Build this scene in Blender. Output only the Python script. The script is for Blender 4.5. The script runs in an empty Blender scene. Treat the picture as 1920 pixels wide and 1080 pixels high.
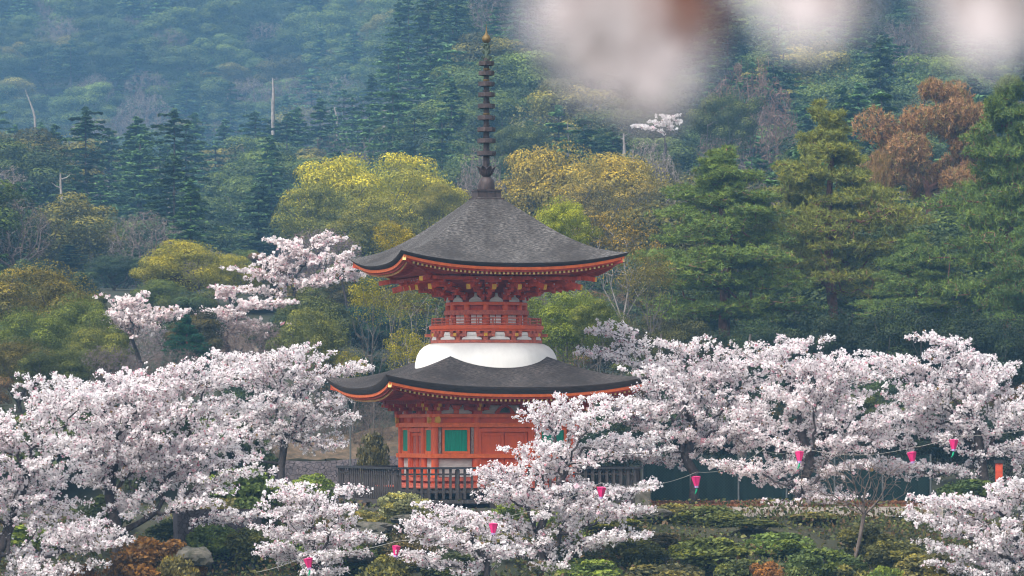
import bpy, math, random
import numpy as np
from mathutils import Vector, Matrix
R = math.radians
S = bpy.context.scene
COL = S.collection
rng = np.random.default_rng(7)
random.seed(7)

# ------------------------------------------------------------------ camera
F = 8960.0            # focal length in pixels of the 1920 px wide frame
ZC = 2.643            # eye height above the pagoda terrace
HZ = 812.0            # row of the horizon
D0 = 160.0            # distance to the pagoda axis
cam_d = bpy.data.cameras.new('camera'); cam = bpy.data.objects.new('camera', cam_d); COL.objects.link(cam)
cam.location = (0, 0, ZC); cam.rotation_euler = (R(90), 0, 0)
cam_d.sensor_width = 36.0; cam_d.lens = 36.0 * F / 1920
cam_d.shift_y = (HZ - 540) / 1920
cam_d.clip_start = 0.2; cam_d.clip_end = 6000
cam_d.dof.use_dof = True; cam_d.dof.focus_distance = 158.0
cam_d.dof.aperture_fstop = (cam_d.lens / 1000) / 0.0175
S.camera = cam
# ------------------------------------------------------------------ world, sun, exposure
SUN_EL, SUN_AZ = 52.0, -140.0     # azimuth measured from +Y towards +X
w = bpy.data.worlds.new('World'); S.world = w; w.use_nodes = True
nt = w.node_tree; nt.nodes.clear()
sky = nt.nodes.new('ShaderNodeTexSky'); sky.sky_type = 'NISHITA'; sky.sun_disc = False
sky.sun_elevation = R(SUN_EL); sky.sun_rotation = R(SUN_AZ); sky.dust_density = 4.0; sky.air_density = 1.0
hs = nt.nodes.new('ShaderNodeHueSaturation'); hs.inputs['Saturation'].default_value = 0.2
bg = nt.nodes.new('ShaderNodeBackground'); bg.inputs['Strength'].default_value = 0.125
wo = nt.nodes.new('ShaderNodeOutputWorld')
nt.links.new(sky.outputs[0], hs.inputs['Color']); nt.links.new(hs.outputs[0], bg.inputs['Color']); nt.links.new(bg.outputs[0], wo.inputs['Surface'])
sd = bpy.data.lights.new('sun', 'SUN'); so = bpy.data.objects.new('sun', sd); COL.objects.link(so)
sd.energy = 1.5; sd.angle = R(14); sd.color = (1.0, 0.95, 0.88)
a = R(SUN_AZ); e = R(SUN_EL)
sun_dir = Vector((math.sin(a) * math.cos(e), math.cos(a) * math.cos(e), math.sin(e)))
so.rotation_euler = (-sun_dir).to_track_quat('-Z', 'Y').to_euler()
so.location = (-20, 120, 60)
S.view_settings.view_transform = 'Standard'; S.view_settings.look = 'None'
S.view_settings.exposure = 1.2; S.view_settings.gamma = 1.0
S.cycles.use_denoising = True; S.cycles.filter_width = 1.15
S.cycles.max_bounces = 8; S.cycles.diffuse_bounces = 5; S.cycles.transmission_bounces = 4
S.cycles.volume_bounces = 1; S.cycles.transparent_max_bounces = 8
S.cycles.caustics_reflective = False; S.cycles.caustics_refractive = False

def at(px, py, Y):
    return Vector(((px - 960) / F * Y, Y, ZC + (HZ - py) / F * Y))
def smooth(a_, b_, x):
    t = np.clip((x - a_) / (b_ - a_), 0, 1); return t * t * (3 - 2 * t)

# ------------------------------------------------------------------ tagging
def tag(o, label=None, cat=None, group=None, kind=None):
    if label: o['label'] = label
    if cat: o['category'] = cat
    if group: o['group'] = group
    if kind: o['kind'] = kind
    return o
def empty(name, loc, rz=0.0):
    o = bpy.data.objects.new(name, None); COL.objects.link(o); o.location = loc; o.rotation_euler = (0, 0, rz)
    o.empty_display_size = 0.3
    return o
def link(name, me, parent=None, loc=None, color=None):
    o = bpy.data.objects.new(name, me); COL.objects.link(o)
    if parent: o.parent = parent
    if loc is not None: o.location = loc
    if color is not None: o.color = (*color, 1)
    return o

# ------------------------------------------------------------------ materials
def mat(name, col, rough=0.7, var=0.25, scale=6.0, bump=0.0, col2=None, detail=4.0, stretch=(1, 1, 1), spec=0.3):
    m = bpy.data.materials.new(name); m.use_nodes = True
    n = m.node_tree.nodes; L = m.node_tree.links
    b = n['Principled BSDF']; b.inputs['Roughness'].default_value = rough
    b.inputs['Specular IOR Level'].default_value = spec
    tc = n.new('ShaderNodeTexCoord'); mp = n.new('ShaderNodeMapping'); mp.inputs['Scale'].default_value = stretch
    L.new(tc.outputs['Object'], mp.inputs['Vector'])
    no = n.new('ShaderNodeTexNoise'); no.inputs['Scale'].default_value = scale; no.inputs['Detail'].default_value = detail
    no.inputs['Roughness'].default_value = 0.65
    L.new(mp.outputs[0], no.inputs['Vector'])
    rp = n.new('ShaderNodeValToRGB')
    c2 = col2 if col2 else tuple(c * (1 - var) for c in col)
    c1 = col if col2 else tuple(min(1, c * (1 + var)) for c in col)
    rp.color_ramp.elements[0].position = 0.34; rp.color_ramp.elements[1].position = 0.66
    rp.color_ramp.elements[0].color = (*c2, 1); rp.color_ramp.elements[1].color = (*c1, 1)
    L.new(no.outputs['Fac'], rp.inputs['Fac']); L.new(rp.outputs['Color'], b.inputs['Base Color'])
    if bump:
        bp = n.new('ShaderNodeBump'); bp.inputs['Strength'].default_value = bump; bp.inputs['Distance'].default_value = 0.03
        L.new(no.outputs['Fac'], bp.inputs['Height']); L.new(bp.outputs[0], b.inputs['Normal'])
    return m
def foliage(name, transl=0.35, rough=0.55, spec=0.25, objcol=True):
    """leaf colour = per-face variation x the object's own colour"""
    m = bpy.data.materials.new(name); m.use_nodes = True
    n = m.node_tree.nodes; L = m.node_tree.links
    b = n['Principled BSDF']; b.inputs['Roughness'].default_value = rough; b.inputs['Specular IOR Level'].default_value = spec
    at_ = n.new('ShaderNodeAttribute'); at_.attribute_name = 'Col'
    src = at_.outputs['Color']
    if objcol:
        oi = n.new('ShaderNodeObjectInfo')
        mx = n.new('ShaderNodeMix'); mx.data_type = 'RGBA'; mx.blend_type = 'MULTIPLY'; mx.inputs[0].default_value = 1
        L.new(at_.outputs['Color'], mx.inputs[6]); L.new(oi.outputs['Color'], mx.inputs[7]); src = mx.outputs[2]
    L.new(src, b.inputs['Base Color'])
    tr = n.new('ShaderNodeBsdfTranslucent'); L.new(src, tr.inputs['Color'])
    ms = n.new('ShaderNodeMixShader'); ms.inputs[0].default_value = transl
    L.new(b.outputs[0], ms.inputs[1]); L.new(tr.outputs[0], ms.inputs[2])
    L.new(ms.outputs[0], n['Material Output'].inputs['Surface'])
    return m
M = {}
M['leaf'] = foliage('leaf'); M['needle'] = foliage('needle', 0.25)
M['blossom'] = foliage('blossom_petal', 0.46, 0.7, 0.1, objcol=True)
M['bark'] = mat('bark', (0.10, 0.085, 0.075), 0.9, 0.45, 9, 0.5, stretch=(1, 1, .35))
M['bark_cherry'] = mat('cherry_bark', (0.055, 0.045, 0.043), 0.9, 0.45, 9, 0.5)
M['bark_pale'] = mat('pale_bark', (0.24, 0.21, 0.19), 0.9, 0.35, 7, 0.4, stretch=(1, 1, .3))
M['bark_pine'] = mat('pine_bark', (0.17, 0.075, 0.05), 0.9, 0.5, 7, 0.6, stretch=(1, 1, .4))
M['twig'] = mat('bare_twig', (0.13, 0.10, 0.085), 0.9, 0.3, 5)
M['red'] = mat('vermilion_paint', (0.74, 0.115, 0.026), 0.55, 0.25, 5, 0.08, col2=(0.58, 0.095, 0.032), stretch=(1, 1, .5))
M['redpale'] = mat('faded_vermilion', (0.60, 0.15, 0.085), 0.7, 0.3, 9, 0.08, col2=(0.33, 0.085, 0.06))
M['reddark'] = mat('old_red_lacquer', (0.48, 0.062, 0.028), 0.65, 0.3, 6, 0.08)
M['yellow'] = mat('ochre_paint', (0.62, 0.33, 0.035), 0.6, 0.2, 8)
M['cream'] = mat('cream_tip', (0.72, 0.50, 0.17), 0.6, 0.15, 8)
M['white'] = mat('white_plaster', (0.76, 0.735, 0.69), 0.85, 0.07, 1.6, 0.05, stretch=(1, 1, .4))
M['whiteold'] = mat('weathered_white_panel', (0.66, 0.63, 0.58), 0.8, 0.25, 3.2, col2=(0.42, 0.38, 0.34), stretch=(.6, .6, 2.2))
M['green'] = mat('green_shutter', (0.004, 0.27, 0.165), 0.5, 0.25, 7, 0.1, stretch=(3, 3, .25))
M['timber'] = mat('weathered_timber', (0.058, 0.049, 0.047), 0.85, 0.45, 7, 0.3, stretch=(4, 4, .4))
M['timberdark'] = mat('dark_timber', (0.03, 0.03, 0.034), 0.8, 0.3, 7, 0.2)
M['peel'] = mat('peeling_timber', (0.42, 0.36, 0.31), 0.85, 0.3, 18, 0.2, col2=(0.16, 0.08, 0.06), stretch=(1, 1, .35))
M['bronze'] = mat('rusty_bronze', (0.052, 0.037, 0.036), 0.6, 0.45, 6, 0.15, stretch=(1, 1, .5))
M['gold'] = mat('dull_gold', (0.15, 0.10, 0.035), 0.6, 0.3, 9); M['gold'].node_tree.nodes['Principled BSDF'].inputs['Metallic'].default_value = 0.3
M['verdigris'] = mat('verdigris', (0.06, 0.085, 0.06), 0.7, 0.4, 9)
M['rock'] = mat('rock', (0.13, 0.115, 0.095), 0.9, 0.5, 4.5, 1.0, col2=(0.04, 0.042, 0.028))
M['concrete'] = mat('pale_concrete', (0.36, 0.31, 0.27), 0.9, 0.3, 4, 0.2)
M['stepstone'] = mat('step_stone', (0.20, 0.16, 0.13), 0.95, 0.3, 5, 0.3, col2=(0.09, 0.07, 0.055))
M['net'] = mat('dark_green_net', (0.006, 0.022, 0.02), 0.8, 0.3, 3)
M['steel'] = mat('grey_steel', (0.10, 0.11, 0.11), 0.6, 0.2, 5)
M['pink'] = mat('pink_lantern_paper', (0.80, 0.035, 0.21), 0.5, 0.12, 5)
M['lilac'] = mat('lilac_band', (0.50, 0.33, 0.62), 0.6, 0.2, 14)
M['tassel'] = mat('green_tassel', (0.01, 0.36, 0.17), 0.7, 0.2, 9)
M['cord'] = mat('pale_cord', (0.35, 0.33, 0.29), 0.8, 0.1, 5)
M['railred'] = mat('red_cloth', (0.42, 0.075, 0.07), 0.8, 0.4, 6, col2=(.55, .32, .30))
M['blue'] = mat('blue_sheet', (0.05, 0.12, 0.28), 0.7, 0.2, 6)

M['pinkdark'] = mat('deep_pink_frame', (0.62, 0.03, 0.16), 0.5, 0.1, 5); M['wire'] = mat('green_wire', (0.012, 0.036, 0.031), 0.6, 0.2, 5)
# bark roof: fine horizontal courses, pale lichen speckle
def bark_roof_mat(name, cd, cl, amt):
    m = bpy.data.materials.new(name); m.use_nodes = True
    n = m.node_tree.nodes; L = m.node_tree.links; b = n['Principled BSDF']
    b.inputs['Roughness'].default_value = 0.95; b.inputs['Specular IOR Level'].default_value = 0.15
    uv = n.new('ShaderNodeUVMap'); uv.uv_map = 'UVMap'
    def noise(sx, sy, det):
        mp = n.new('ShaderNodeMapping'); mp.inputs['Scale'].default_value = (sx, sy, 1); L.new(uv.outputs[0], mp.inputs[0])
        t = n.new('ShaderNodeTexNoise'); t.inputs['Scale'].default_value = 1; t.inputs['Detail'].default_value = det; t.inputs['Roughness'].default_value = .7
        L.new(mp.outputs[0], t.inputs['Vector']); return t
    fine = noise(7, 22, 3); big = noise(.55, .35, 3)
    r1 = n.new('ShaderNodeValToRGB'); r1.color_ramp.elements[0].position = .42; r1.color_ramp.elements[1].position = .66
    r1.color_ramp.elements[0].color = (0, 0, 0, 1); r1.color_ramp.elements[1].color = (1, 1, 1, 1)
    L.new(fine.outputs['Fac'], r1.inputs['Fac'])
    r2 = n.new('ShaderNodeValToRGB'); r2.color_ramp.elements[0].position = .38; r2.color_ramp.elements[1].position = .58
    r2.color_ramp.elements[0].color = (.12, .12, .12, 1); r2.color_ramp.elements[1].color = (amt, amt, amt, 1)
    L.new(big.outputs['Fac'], r2.inputs['Fac'])
    mu = n.new('ShaderNodeMath'); mu.operation = 'MULTIPLY'; L.new(r1.outputs[0], mu.inputs[0]); L.new(r2.outputs[0], mu.inputs[1])
    mx = n.new('ShaderNodeMix'); mx.data_type = 'RGBA'; mx.inputs[6].default_value = (*cd, 1); mx.inputs[7].default_value = (*cl, 1)
    L.new(mu.outputs[0], mx.inputs[0]); L.new(mx.outputs[2], b.inputs['Base Color'])
    bp = n.new('ShaderNodeBump'); bp.inputs['Strength'].default_value = .5; bp.inputs['Distance'].default_value = .03
    L.new(fine.outputs['Fac'], bp.inputs['Height']); L.new(bp.outputs[0], b.inputs['Normal'])
    return m
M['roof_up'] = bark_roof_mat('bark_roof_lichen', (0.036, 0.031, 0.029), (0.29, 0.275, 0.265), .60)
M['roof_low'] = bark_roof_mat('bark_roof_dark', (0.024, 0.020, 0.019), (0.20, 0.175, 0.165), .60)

def stone_wall_mat():
    m = bpy.data.materials.new('cobble_stone_wall'); m.use_nodes = True
    n = m.node_tree.nodes; L = m.node_tree.links; b = n['Principled BSDF']; b.inputs['Roughness'].default_value = .95
    tc = n.new('ShaderNodeTexCoord'); v = n.new('ShaderNodeTexVoronoi'); v.feature = 'DISTANCE_TO_EDGE'; v.inputs['Scale'].default_value = 6.5
    v2 = n.new('ShaderNodeTexVoronoi'); v2.inputs['Scale'].default_value = 6.5
    no = n.new('ShaderNodeTexNoise'); no.inputs['Scale'].default_value = 9
    for t in (v, v2, no): L.new(tc.outputs['Object'], t.inputs['Vector'])
    rp = n.new('ShaderNodeValToRGB'); rp.color_ramp.elements[0].position = .0; rp.color_ramp.elements[1].position = .045
    rp.color_ramp.elements[0].color = (.03, .027, .03, 1); rp.color_ramp.elements[1].color = (1, 1, 1, 1)
    L.new(v.outputs['Distance'], rp.inputs['Fac'])
    r2 = n.new('ShaderNodeValToRGB'); r2.color_ramp.elements[0].color = (.06, .05, .055, 1); r2.color_ramp.elements[1].color = (.14, .115, .12, 1)
    ad = n.new('ShaderNodeMix'); ad.data_type = 'FLOAT'; ad.inputs[0].default_value = .5
    sp = n.new('ShaderNodeSeparateColor'); L.new(v2.outputs['Color'], sp.inputs[0])
    L.new(sp.outputs[0], ad.inputs[2]); L.new(no.outputs['Fac'], ad.inputs[3]); L.new(ad.outputs[0], r2.inputs['Fac'])
    mx = n.new('ShaderNodeMix'); mx.data_type = 'RGBA'; mx.blend_type = 'MULTIPLY'; mx.inputs[0].default_value = 1
    L.new(r2.outputs[0], mx.inputs[6]); L.new(rp.outputs[0], mx.inputs[7]); L.new(mx.outputs[2], b.inputs['Base Color'])
    bp = n.new('ShaderNodeBump'); bp.inputs['Strength'].default_value = .8; bp.inputs['Distance'].default_value = .06
    L.new(rp.outputs[0], bp.inputs['Height']); L.new(bp.outputs[0], b.inputs['Normal'])
    return m
M['stonewall'] = stone_wall_mat()
M['earth'] = mat('earth_bank', (0.14, 0.095, 0.062), 0.95, 0.3, 3.2, 0.8, col2=(0.045, 0.038, 0.025))
def ground_mat():
    m = mat('hillside_ground', (0.05, 0.045, 0.024), 0.95, 0.3, 0.35, 0.6, col2=(0.014, 0.022, 0.009), detail=9)
    return m
M['ground'] = ground_mat()

# ------------------------------------------------------------------ mesh building
def np_mesh(name, groups, mats, smooth_mats=()):
    """groups: (verts Nx3, faces KxC, material index, colours Kx3 or None)"""
    V = []; loops = []; starts = []; totals = []; mi = []; cols = []
    off = 0; ls = 0
    for v, f, m, c in groups:
        if len(f) == 0: continue
        f = np.asarray(f); v = np.asarray(v, dtype=np.float32)
        V.append(v); loops.append((f + off).ravel()); k, n = f.shape
        starts.append(ls + np.arange(k) * n); totals.append(np.full(k, n)); mi.append(np.full(k, m))
        cc = np.ones((k, 4), np.float32)
        if c is not None: cc[:, :3] = c
        cols.append(cc); off += len(v); ls += k * n
    me = bpy.data.meshes.new(name)
    V = np.concatenate(V); loops = np.concatenate(loops); starts = np.concatenate(starts); totals = np.concatenate(totals)
    mi = np.concatenate(mi); cols = np.concatenate(cols)
    me.vertices.add(len(V)); me.vertices.foreach_set('co', V.ravel())
    me.loops.add(len(loops)); me.loops.foreach_set('vertex_index', loops.astype(np.int32))
    me.polygons.add(len(starts)); me.polygons.foreach_set('loop_start', starts.astype(np.int32)); me.polygons.foreach_set('loop_total', totals.astype(np.int32))
    me.polygons.foreach_set('material_index', mi.astype(np.int32))
    me.polygons.foreach_set('use_smooth', np.isin(mi, list(smooth_mats)))
    at_ = me.attributes.new('Col', 'FLOAT_COLOR', 'FACE'); at_.data.foreach_set('color', cols.ravel())
    for m in mats: me.materials.append(m)
    me.update(calc_edges=True); me.validate()
    return me

class MB:
    def __init__(s): s.v = []; s.f = []; s.m = []; s.uv = None
    def add(s, vs, fs, m=0):
        o = len(s.v); s.v.extend([tuple(v) for v in vs]); s.f.extend([tuple(i + o for i in f) for f in fs]); s.m.extend([m] * len(fs))
    def box(s, c, d, rz=0.0, m=0):
        ca, sa = math.cos(rz), math.sin(rz); vs = []
        for z in (-1, 1):
            for x, y in ((-1, -1), (1, -1), (1, 1), (-1, 1)):
                lx, ly = x * d[0] / 2, y * d[1] / 2
                vs.append((c[0] + lx * ca - ly * sa, c[1] + lx * sa + ly * ca, c[2] + z * d[2] / 2))
        s.add(vs, [(3, 2, 1, 0), (4, 5, 6, 7), (0, 1, 5, 4), (1, 2, 6, 5), (2, 3, 7, 6), (3, 0, 4, 7)], m)
    def bar(s, p, q, w_, h_, m=0, mend=None, w2=None, h2=None):
        p = Vector(p); q = Vector(q); d = (q - p).normalized()
        side = d.cross(Vector((0, 0, 1)))
        if side.length < 1e-4: side = Vector((1, 0, 0))
        side.normalize(); up = side.cross(d)
        w2 = w2 or w_; h2 = h2 or h_
        vs = [p + side * (x * w_ / 2) + up * (y * h_ / 2) for x, y in ((-1, -1), (1, -1), (1, 1), (-1, 1))] + \
             [q + side * (x * w2 / 2) + up * (y * h2 / 2) for x, y in ((-1, -1), (1, -1), (1, 1), (-1, 1))]
        s.add(vs, [(0, 1, 2, 3), (0, 4, 5, 1), (1, 5, 6, 2), (2, 6, 7, 3), (3, 7, 4, 0)], m)
        s.add(vs[4:], [(3, 2, 1, 0)], m if mend is None else mend)
    def lathe(s, prof, n=32, c=(0, 0), m=0, a0=0.0, cap=True):
        vs = []; fs = []
        for r, z in prof:
            for i in range(n):
                t = a0 + 2 * math.pi * i / n; vs.append((c[0] + r * math.cos(t), c[1] + r * math.sin(t), z))
        for j in range(len(prof) - 1):
            for i in range(n):
                a_, b_ = j * n + i, j * n + (i + 1) % n; fs.append((a_, b_, b_ + n, a_ + n))
        if cap:
            fs.append(tuple(reversed(range(n)))); fs.append(tuple(range((len(prof) - 1) * n, len(prof) * n)))
        s.add(vs, fs, m)
    def tube(s, pts, rad, k=6, m=0):
        pts = [Vector(p) for p in pts]; vs = []; fs = []
        for i, p in enumerate(pts):
            d = (pts[min(i + 1, len(pts) - 1)] - pts[max(i - 1, 0)]).normalized()
            s1 = d.cross(Vector((0.13, 0.31, 0.94)))
            if s1.length < 1e-3: s1 = d.cross(Vector((1, 0, 0)))
            s1.normalize(); s2 = d.cross(s1); r = rad[i] if hasattr(rad, '__len__') else rad
            for j in range(k):
                t = 2 * math.pi * j / k; vs.append(p + s1 * (r * math.cos(t)) + s2 * (r * math.sin(t)))
        for i in range(len(pts) - 1):
            for j in range(k):
                a_, b_ = i * k + j, i * k + (j + 1) % k; fs.append((a_, b_, b_ + k, a_ + k))
        fs.append(tuple(reversed(range(k)))); fs.append(tuple(range((len(pts) - 1) * k, len(pts) * k)))
        s.add(vs, fs, m)
    def plate(s, poly, o, ux, uy, t, m=0):
        """flat polygon (2D) extruded by t along ux x uy"""
        o = Vector(o); ux = Vector(ux); uy = Vector(uy); n_ = ux.cross(uy).normalized() * t; k = len(poly)
        vs = [o + ux * x + uy * y for x, y in poly] + [o + ux * x + uy * y + n_ for x, y in poly]
        fs = [tuple(reversed(range(k))), tuple(range(k, 2 * k))] + [(i, (i + 1) % k, (i + 1) % k + k, i + k) for i in range(k)]
        s.add(vs, fs, m)
    def build(s, name, mats, parent=None, smooth_angle=None, uvs=None):
        me = bpy.data.meshes.new(name); me.from_pydata(s.v, [], s.f)
        mats = mats if isinstance(mats, (list, tuple)) else [mats]
        for m_ in mats: me.materials.append(m_)
        me.polygons.foreach_set('material_index', s.m)
        if uvs is not None:
            l = me.uv_layers.new(name='UVMap')
            vi = np.zeros(len(me.loops), np.int32); me.loops.foreach_get('vertex_index', vi)
            l.data.foreach_set('uv', np.asarray(uvs, np.float32)[vi].ravel())
        if smooth_angle:
            me.polygons.foreach_set('use_smooth', [True] * len(me.polygons)); me.set_sharp_from_angle(angle=R(smooth_angle))
        me.update()
        return link(name, me, parent)

# ------------------------------------------------------------------ terrain
PL = [(-60, 1.0), (0, .9), (12, .4), (40, -12), (90, -20), (126, -9), (138, -4.2), (146, -1.35), (151.5, -.1), (176, 0), (181, 2.6), (200, 3.6), (230, 5.8), (280, 9.6), (330, 11.5)]
PR = [(-60, 1.0), (0, .9), (12, .4), (40, -12), (90, -20), (126, -9), (138, -4.2), (146, -1.35), (151.5, -.1), (176, 0), (185, .4), (200, 2.0), (230, 5.2), (280, 8.2), (330, 11)]
def zpy(py, Y): return ZC + (HZ - py) / F * Y
for Y_, p_ in ((400, 560), (470, 475), (540, 425), (620, 415), (880, 430), (970, 250), (1075, 60), (1140, -60), (1220, -130), (1300, -180)): PL.append((Y_, zpy(p_, Y_)))
for Y_, p_ in ((400, 490), (450, 395), (520, 255), (600, 100), (660, -30), (760, -110), (1000, -180), (1300, -220)): PR.append((Y_, zpy(p_, Y_)))
PL = np.array(PL); PR = np.array(PR)
def tz(x, Y):
    x = np.asarray(x, float); Y = np.asarray(Y, float)
    u = np.where(Y > 20, 960 + F * x / np.maximum(Y, 20), 960 + x * 3)
    wgt = smooth(520, 1000, u)
    z = np.interp(Y, PL[:, 0], PL[:, 1]) * (1 - wgt) + np.interp(Y, PR[:, 0], PR[:, 1]) * wgt
    far = smooth(190, 420, Y)
    z = z + far * (1.6 * np.sin(x * .071 + Y * .013) + 1.3 * np.sin(x * .033 - Y * .041 + 2))
    near = smooth(100, 130, Y) * (1 - smooth(148, 151, Y))
    z = z + near * (.25 * np.sin(x * .9 + 1) + .2 * np.sin(x * 1.7 + Y * 1.1))
    return z
def tzf(x, Y): return float(tz(x, Y))
Yg = np.concatenate([np.linspace(-60, 120, 40), np.linspace(122, 200, 120), np.linspace(204, 420, 80), np.linspace(428, 1300, 110)])
ug = np.linspace(-1, 1, 141)
YY, UU = np.meshgrid(Yg, ug, indexing='ij')
XX = UU * (45 + .27 * np.maximum(YY, 0))
ZZ = tz(XX, YY)
nv = XX.shape
idx = np.arange(nv[0] * nv[1]).reshape(nv)
fc = np.stack([idx[:-1, :-1], idx[:-1, 1:], idx[1:, 1:], idx[1:, :-1]], -1).reshape(-1, 4)
o = link('terrain', np_mesh('terrain', [(np.stack([XX, YY, ZZ], -1).reshape(-1, 3), fc, 0, None)], [M['ground']], (0,)))
tag(o, 'wooded hillside ground rising behind the pagoda terrace', 'hillside', kind='structure')

# ------------------------------------------------------------------ pagoda
YAW = R(14.7)
PX = (912 - 960) / F * D0
pag = empty('pagoda', (PX, D0, 0), YAW)
tag(pag, 'red two storey wooden pagoda with bark roofs, white mound and tall bronze spire', 'pagoda')

def face_frames():
    """four faces: outward normal n, tangent t (to the right seen from outside)"""
    for k in range(4):
        a_ = k * math.pi / 2
        yield Vector((math.sin(a_), -math.cos(a_), 0)), Vector((math.cos(a_), math.sin(a_), 0))

def square_roof(name, Mh, prof, upt, thick, m_in, mat_top, parent, pw=2.6):
    """square roof; prof = (m, z) along the middle of a face; corners lifted by upt"""
    pm = np.array(prof)
    # smooth profile
    mm = np.concatenate([np.linspace(m_in, Mh * .85, 14), np.linspace(Mh * .88, Mh, 6)])
    zz = np.interp(mm, pm[:, 0], pm[:, 1]); 
    for _ in range(2): zz[1:-1] = .25 * zz[:-2] + .5 * zz[1:-1] + .25 * zz[2:]
    ts = np.concatenate([np.linspace(-1, -.7, 9), np.linspace(-.66, .66, 21), np.linspace(.7, 1, 9)])
    mb = MB(); uvs = []
    def lift(m_, t): return upt * (m_ / Mh) ** 3 * abs(t) ** pw
    for n_, t_ in face_frames():
        vs = []; 
        for i, m_ in enumerate(mm):
            for t in ts:
                bow = 1.0 - .035 * (1 - t * t) * (m_ / Mh) ** 2     # eave line bows inwards at the middle
                p = n_ * (m_ * bow) + t_ * (m_ * t); vs.append((p.x, p.y, zz[i] + lift(m_, t))); uvs.append((m_ * t, m_ * 1.25))
        nt_ = len(ts)
        fs = [(i * nt_ + j, i * nt_ + j + 1, (i + 1) * nt_ + j + 1, (i + 1) * nt_ + j) for i in range(len(mm) - 1) for j in range(nt_ - 1)]
        fs = [tuple(reversed(f)) for f in fs]
        mb.add(vs, fs, 0)
        # bark edge (thick, slightly undercut) and its underside
        rows = [(1.0, 0), (.995, -.35 * thick), (.972, -thick), (.93, -thick * 1.0)]
        vs = []
        for s_, dz in rows:
            for t in ts:
                bow = 1.0 - .035 * (1 - t * t)
                p = n_ * (Mh * bow * s_) + t_ * (Mh * t * s_); vs.append((p.x, p.y, zz[-1] + lift(Mh, t) + dz)); uvs.append((Mh * t, dz * 8))
        fs = [(i * nt_ + j, (i + 1) * nt_ + j, (i + 1) * nt_ + j + 1, i * nt_ + j + 1) for i in range(len(rows) - 1) for j in range(nt_ - 1)]
        mb.add(vs, [tuple(f) for f in fs], 1)
    o_ = mb.build(name, [mat_top, M['bark_edge']], parent, 50, uvs)
    zmid = zz[-1]
    def eave(t, s_=1.0, dz=0.0, k=0):   # point along an eave
        n_, t_ = list(face_frames())[k]
        bow = 1.0 - .035 * (1 - t * t)
        p = n_ * (Mh * bow * s_) + t_ * (Mh * t * s_); return Vector((p.x, p.y, zmid + lift(Mh, t) + dz))
    return o_, eave
M['bark_edge'] = mat('bark_edge', (0.05, 0.036, 0.03), 0.95, 0.35, 4, 0.3, stretch=(1, 1, 14))

def eave_set(roof, eave, Mh, thick, m_wall, z_wall, n_raf):
    """orange fascia board, rafters with yellow ends and the red soffit boards above them"""
    ts = np.linspace(-1, 1, 41)
    for k in range(4):
        mb = MB()
        for s0, dz0, s1, dz1, mi in ((.968, -thick - .004, .965, -thick - .095, 1), (.945, -thick - .097, .942, -thick - .165, 0)):
            vs = []
            for t in ts:
                vs += [eave(t, s0, dz0, k), eave(t, s1, dz1, k), eave(t, s1 - .03, dz1, k), eave(t, s0 - .03, dz0, k)]
            fs = []
            for i in range(len(ts) - 1):
                b_ = i * 4
                for q in range(4): fs.append((b_ + q, b_ + (q + 1) % 4, b_ + 4 + (q + 1) % 4, b_ + 4 + q))
            mb.add(vs, fs, mi)
        mb.build('eave_board', [M['reddark'], M['redbright']], roof)
        mb = MB()
        for i in range(n_raf):
            t = -0.94 + 1.88 * i / (n_raf - 1)
            p = eave(t, .925, -thick - .205, k)
            n_, t_ = list(face_frames())[k]
            ln = Mh * .925 - m_wall * .98
            # near the corners rafters stop at the hip
            lat = abs(t) * Mh * .925
            ln = min(ln, Mh * .925 - lat + .12) if lat > m_wall else ln
            q = p - n_ * max(ln, .15); q.z = p.z + .10 * max(ln, .15)
            mb.bar(q, p, .065, .075, 0, 1)
        mb.build('rafter_row', [M['reddark'], M['cream']], roof)
        mb = MB()   # soffit boards
        vs = []
        for t in ts:
            n_, t_ = list(face_frames())[k]
            p = eave(t, .92, -thick - .13, k); q = n_ * m_wall + t_ * (m_wall * t); q.z = z_wall
            vs += [p, q]
        mb.add(vs, [(2 * i, 2 * i + 2, 2 * i + 3, 2 * i + 1) for i in range(len(ts) - 1)], 0)
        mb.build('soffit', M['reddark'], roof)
    for k in range(4):  # hip beams under the corners
        mb = MB()
        p = eave(-1, .96, -thick - .12, k); q = Vector((p.x, p.y, 0)).normalized() * (m_wall * 1.3); q.z = z_wall - .06
        mb.bar(q, p, .13, .15, 0, 1)
        mb.build('hip_beam', [M['reddark'], M['cream']], roof)
M['redshade'] = mat('shadow_red_boards', (0.30, 0.04, 0.024), 0.7, 0.25, 6)  # red darkened to paint in the shadow behind the upper brackets
M['redbright'] = mat('bright_vermilion', (0.78, 0.15, 0.034), 0.5, 0.15, 6)

# --- veranda and base
mb = MB()
for k, (n_, t_) in enumerate(face_frames()):
    ang = k * math.pi / 2
    c = n_ * 2.72
    L_ = 6.2 if k % 2 == 0 else 4.68
    for j in range(5):
        c = n_ * (2.42 + j * .155); mb.box((c.x, c.y, .86), (L_, .15, .05) , ang, 0)
    c = n_ * 3.02; mb.box((c.x, c.y, .74), (5.9, .12, .14), ang, 1)
    for j in range(6):
        c = n_ * 3.0 + t_ * (-2.8 + j * 1.12); mb.box((c.x, c.y, .33), (.15, .15, .66), ang, 1)
mb.build('veranda', [M['redpale'], M['timber']], pag)
mb = MB(); mb.box((0, 0, .5), (4.6, 4.6, .7), 0, 0); mb.box((0, 0, .06), (5.4, 5.4, .16), 0, 1)
mb.build('foundation', [M['timberdark'], M['rock']], pag)
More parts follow.
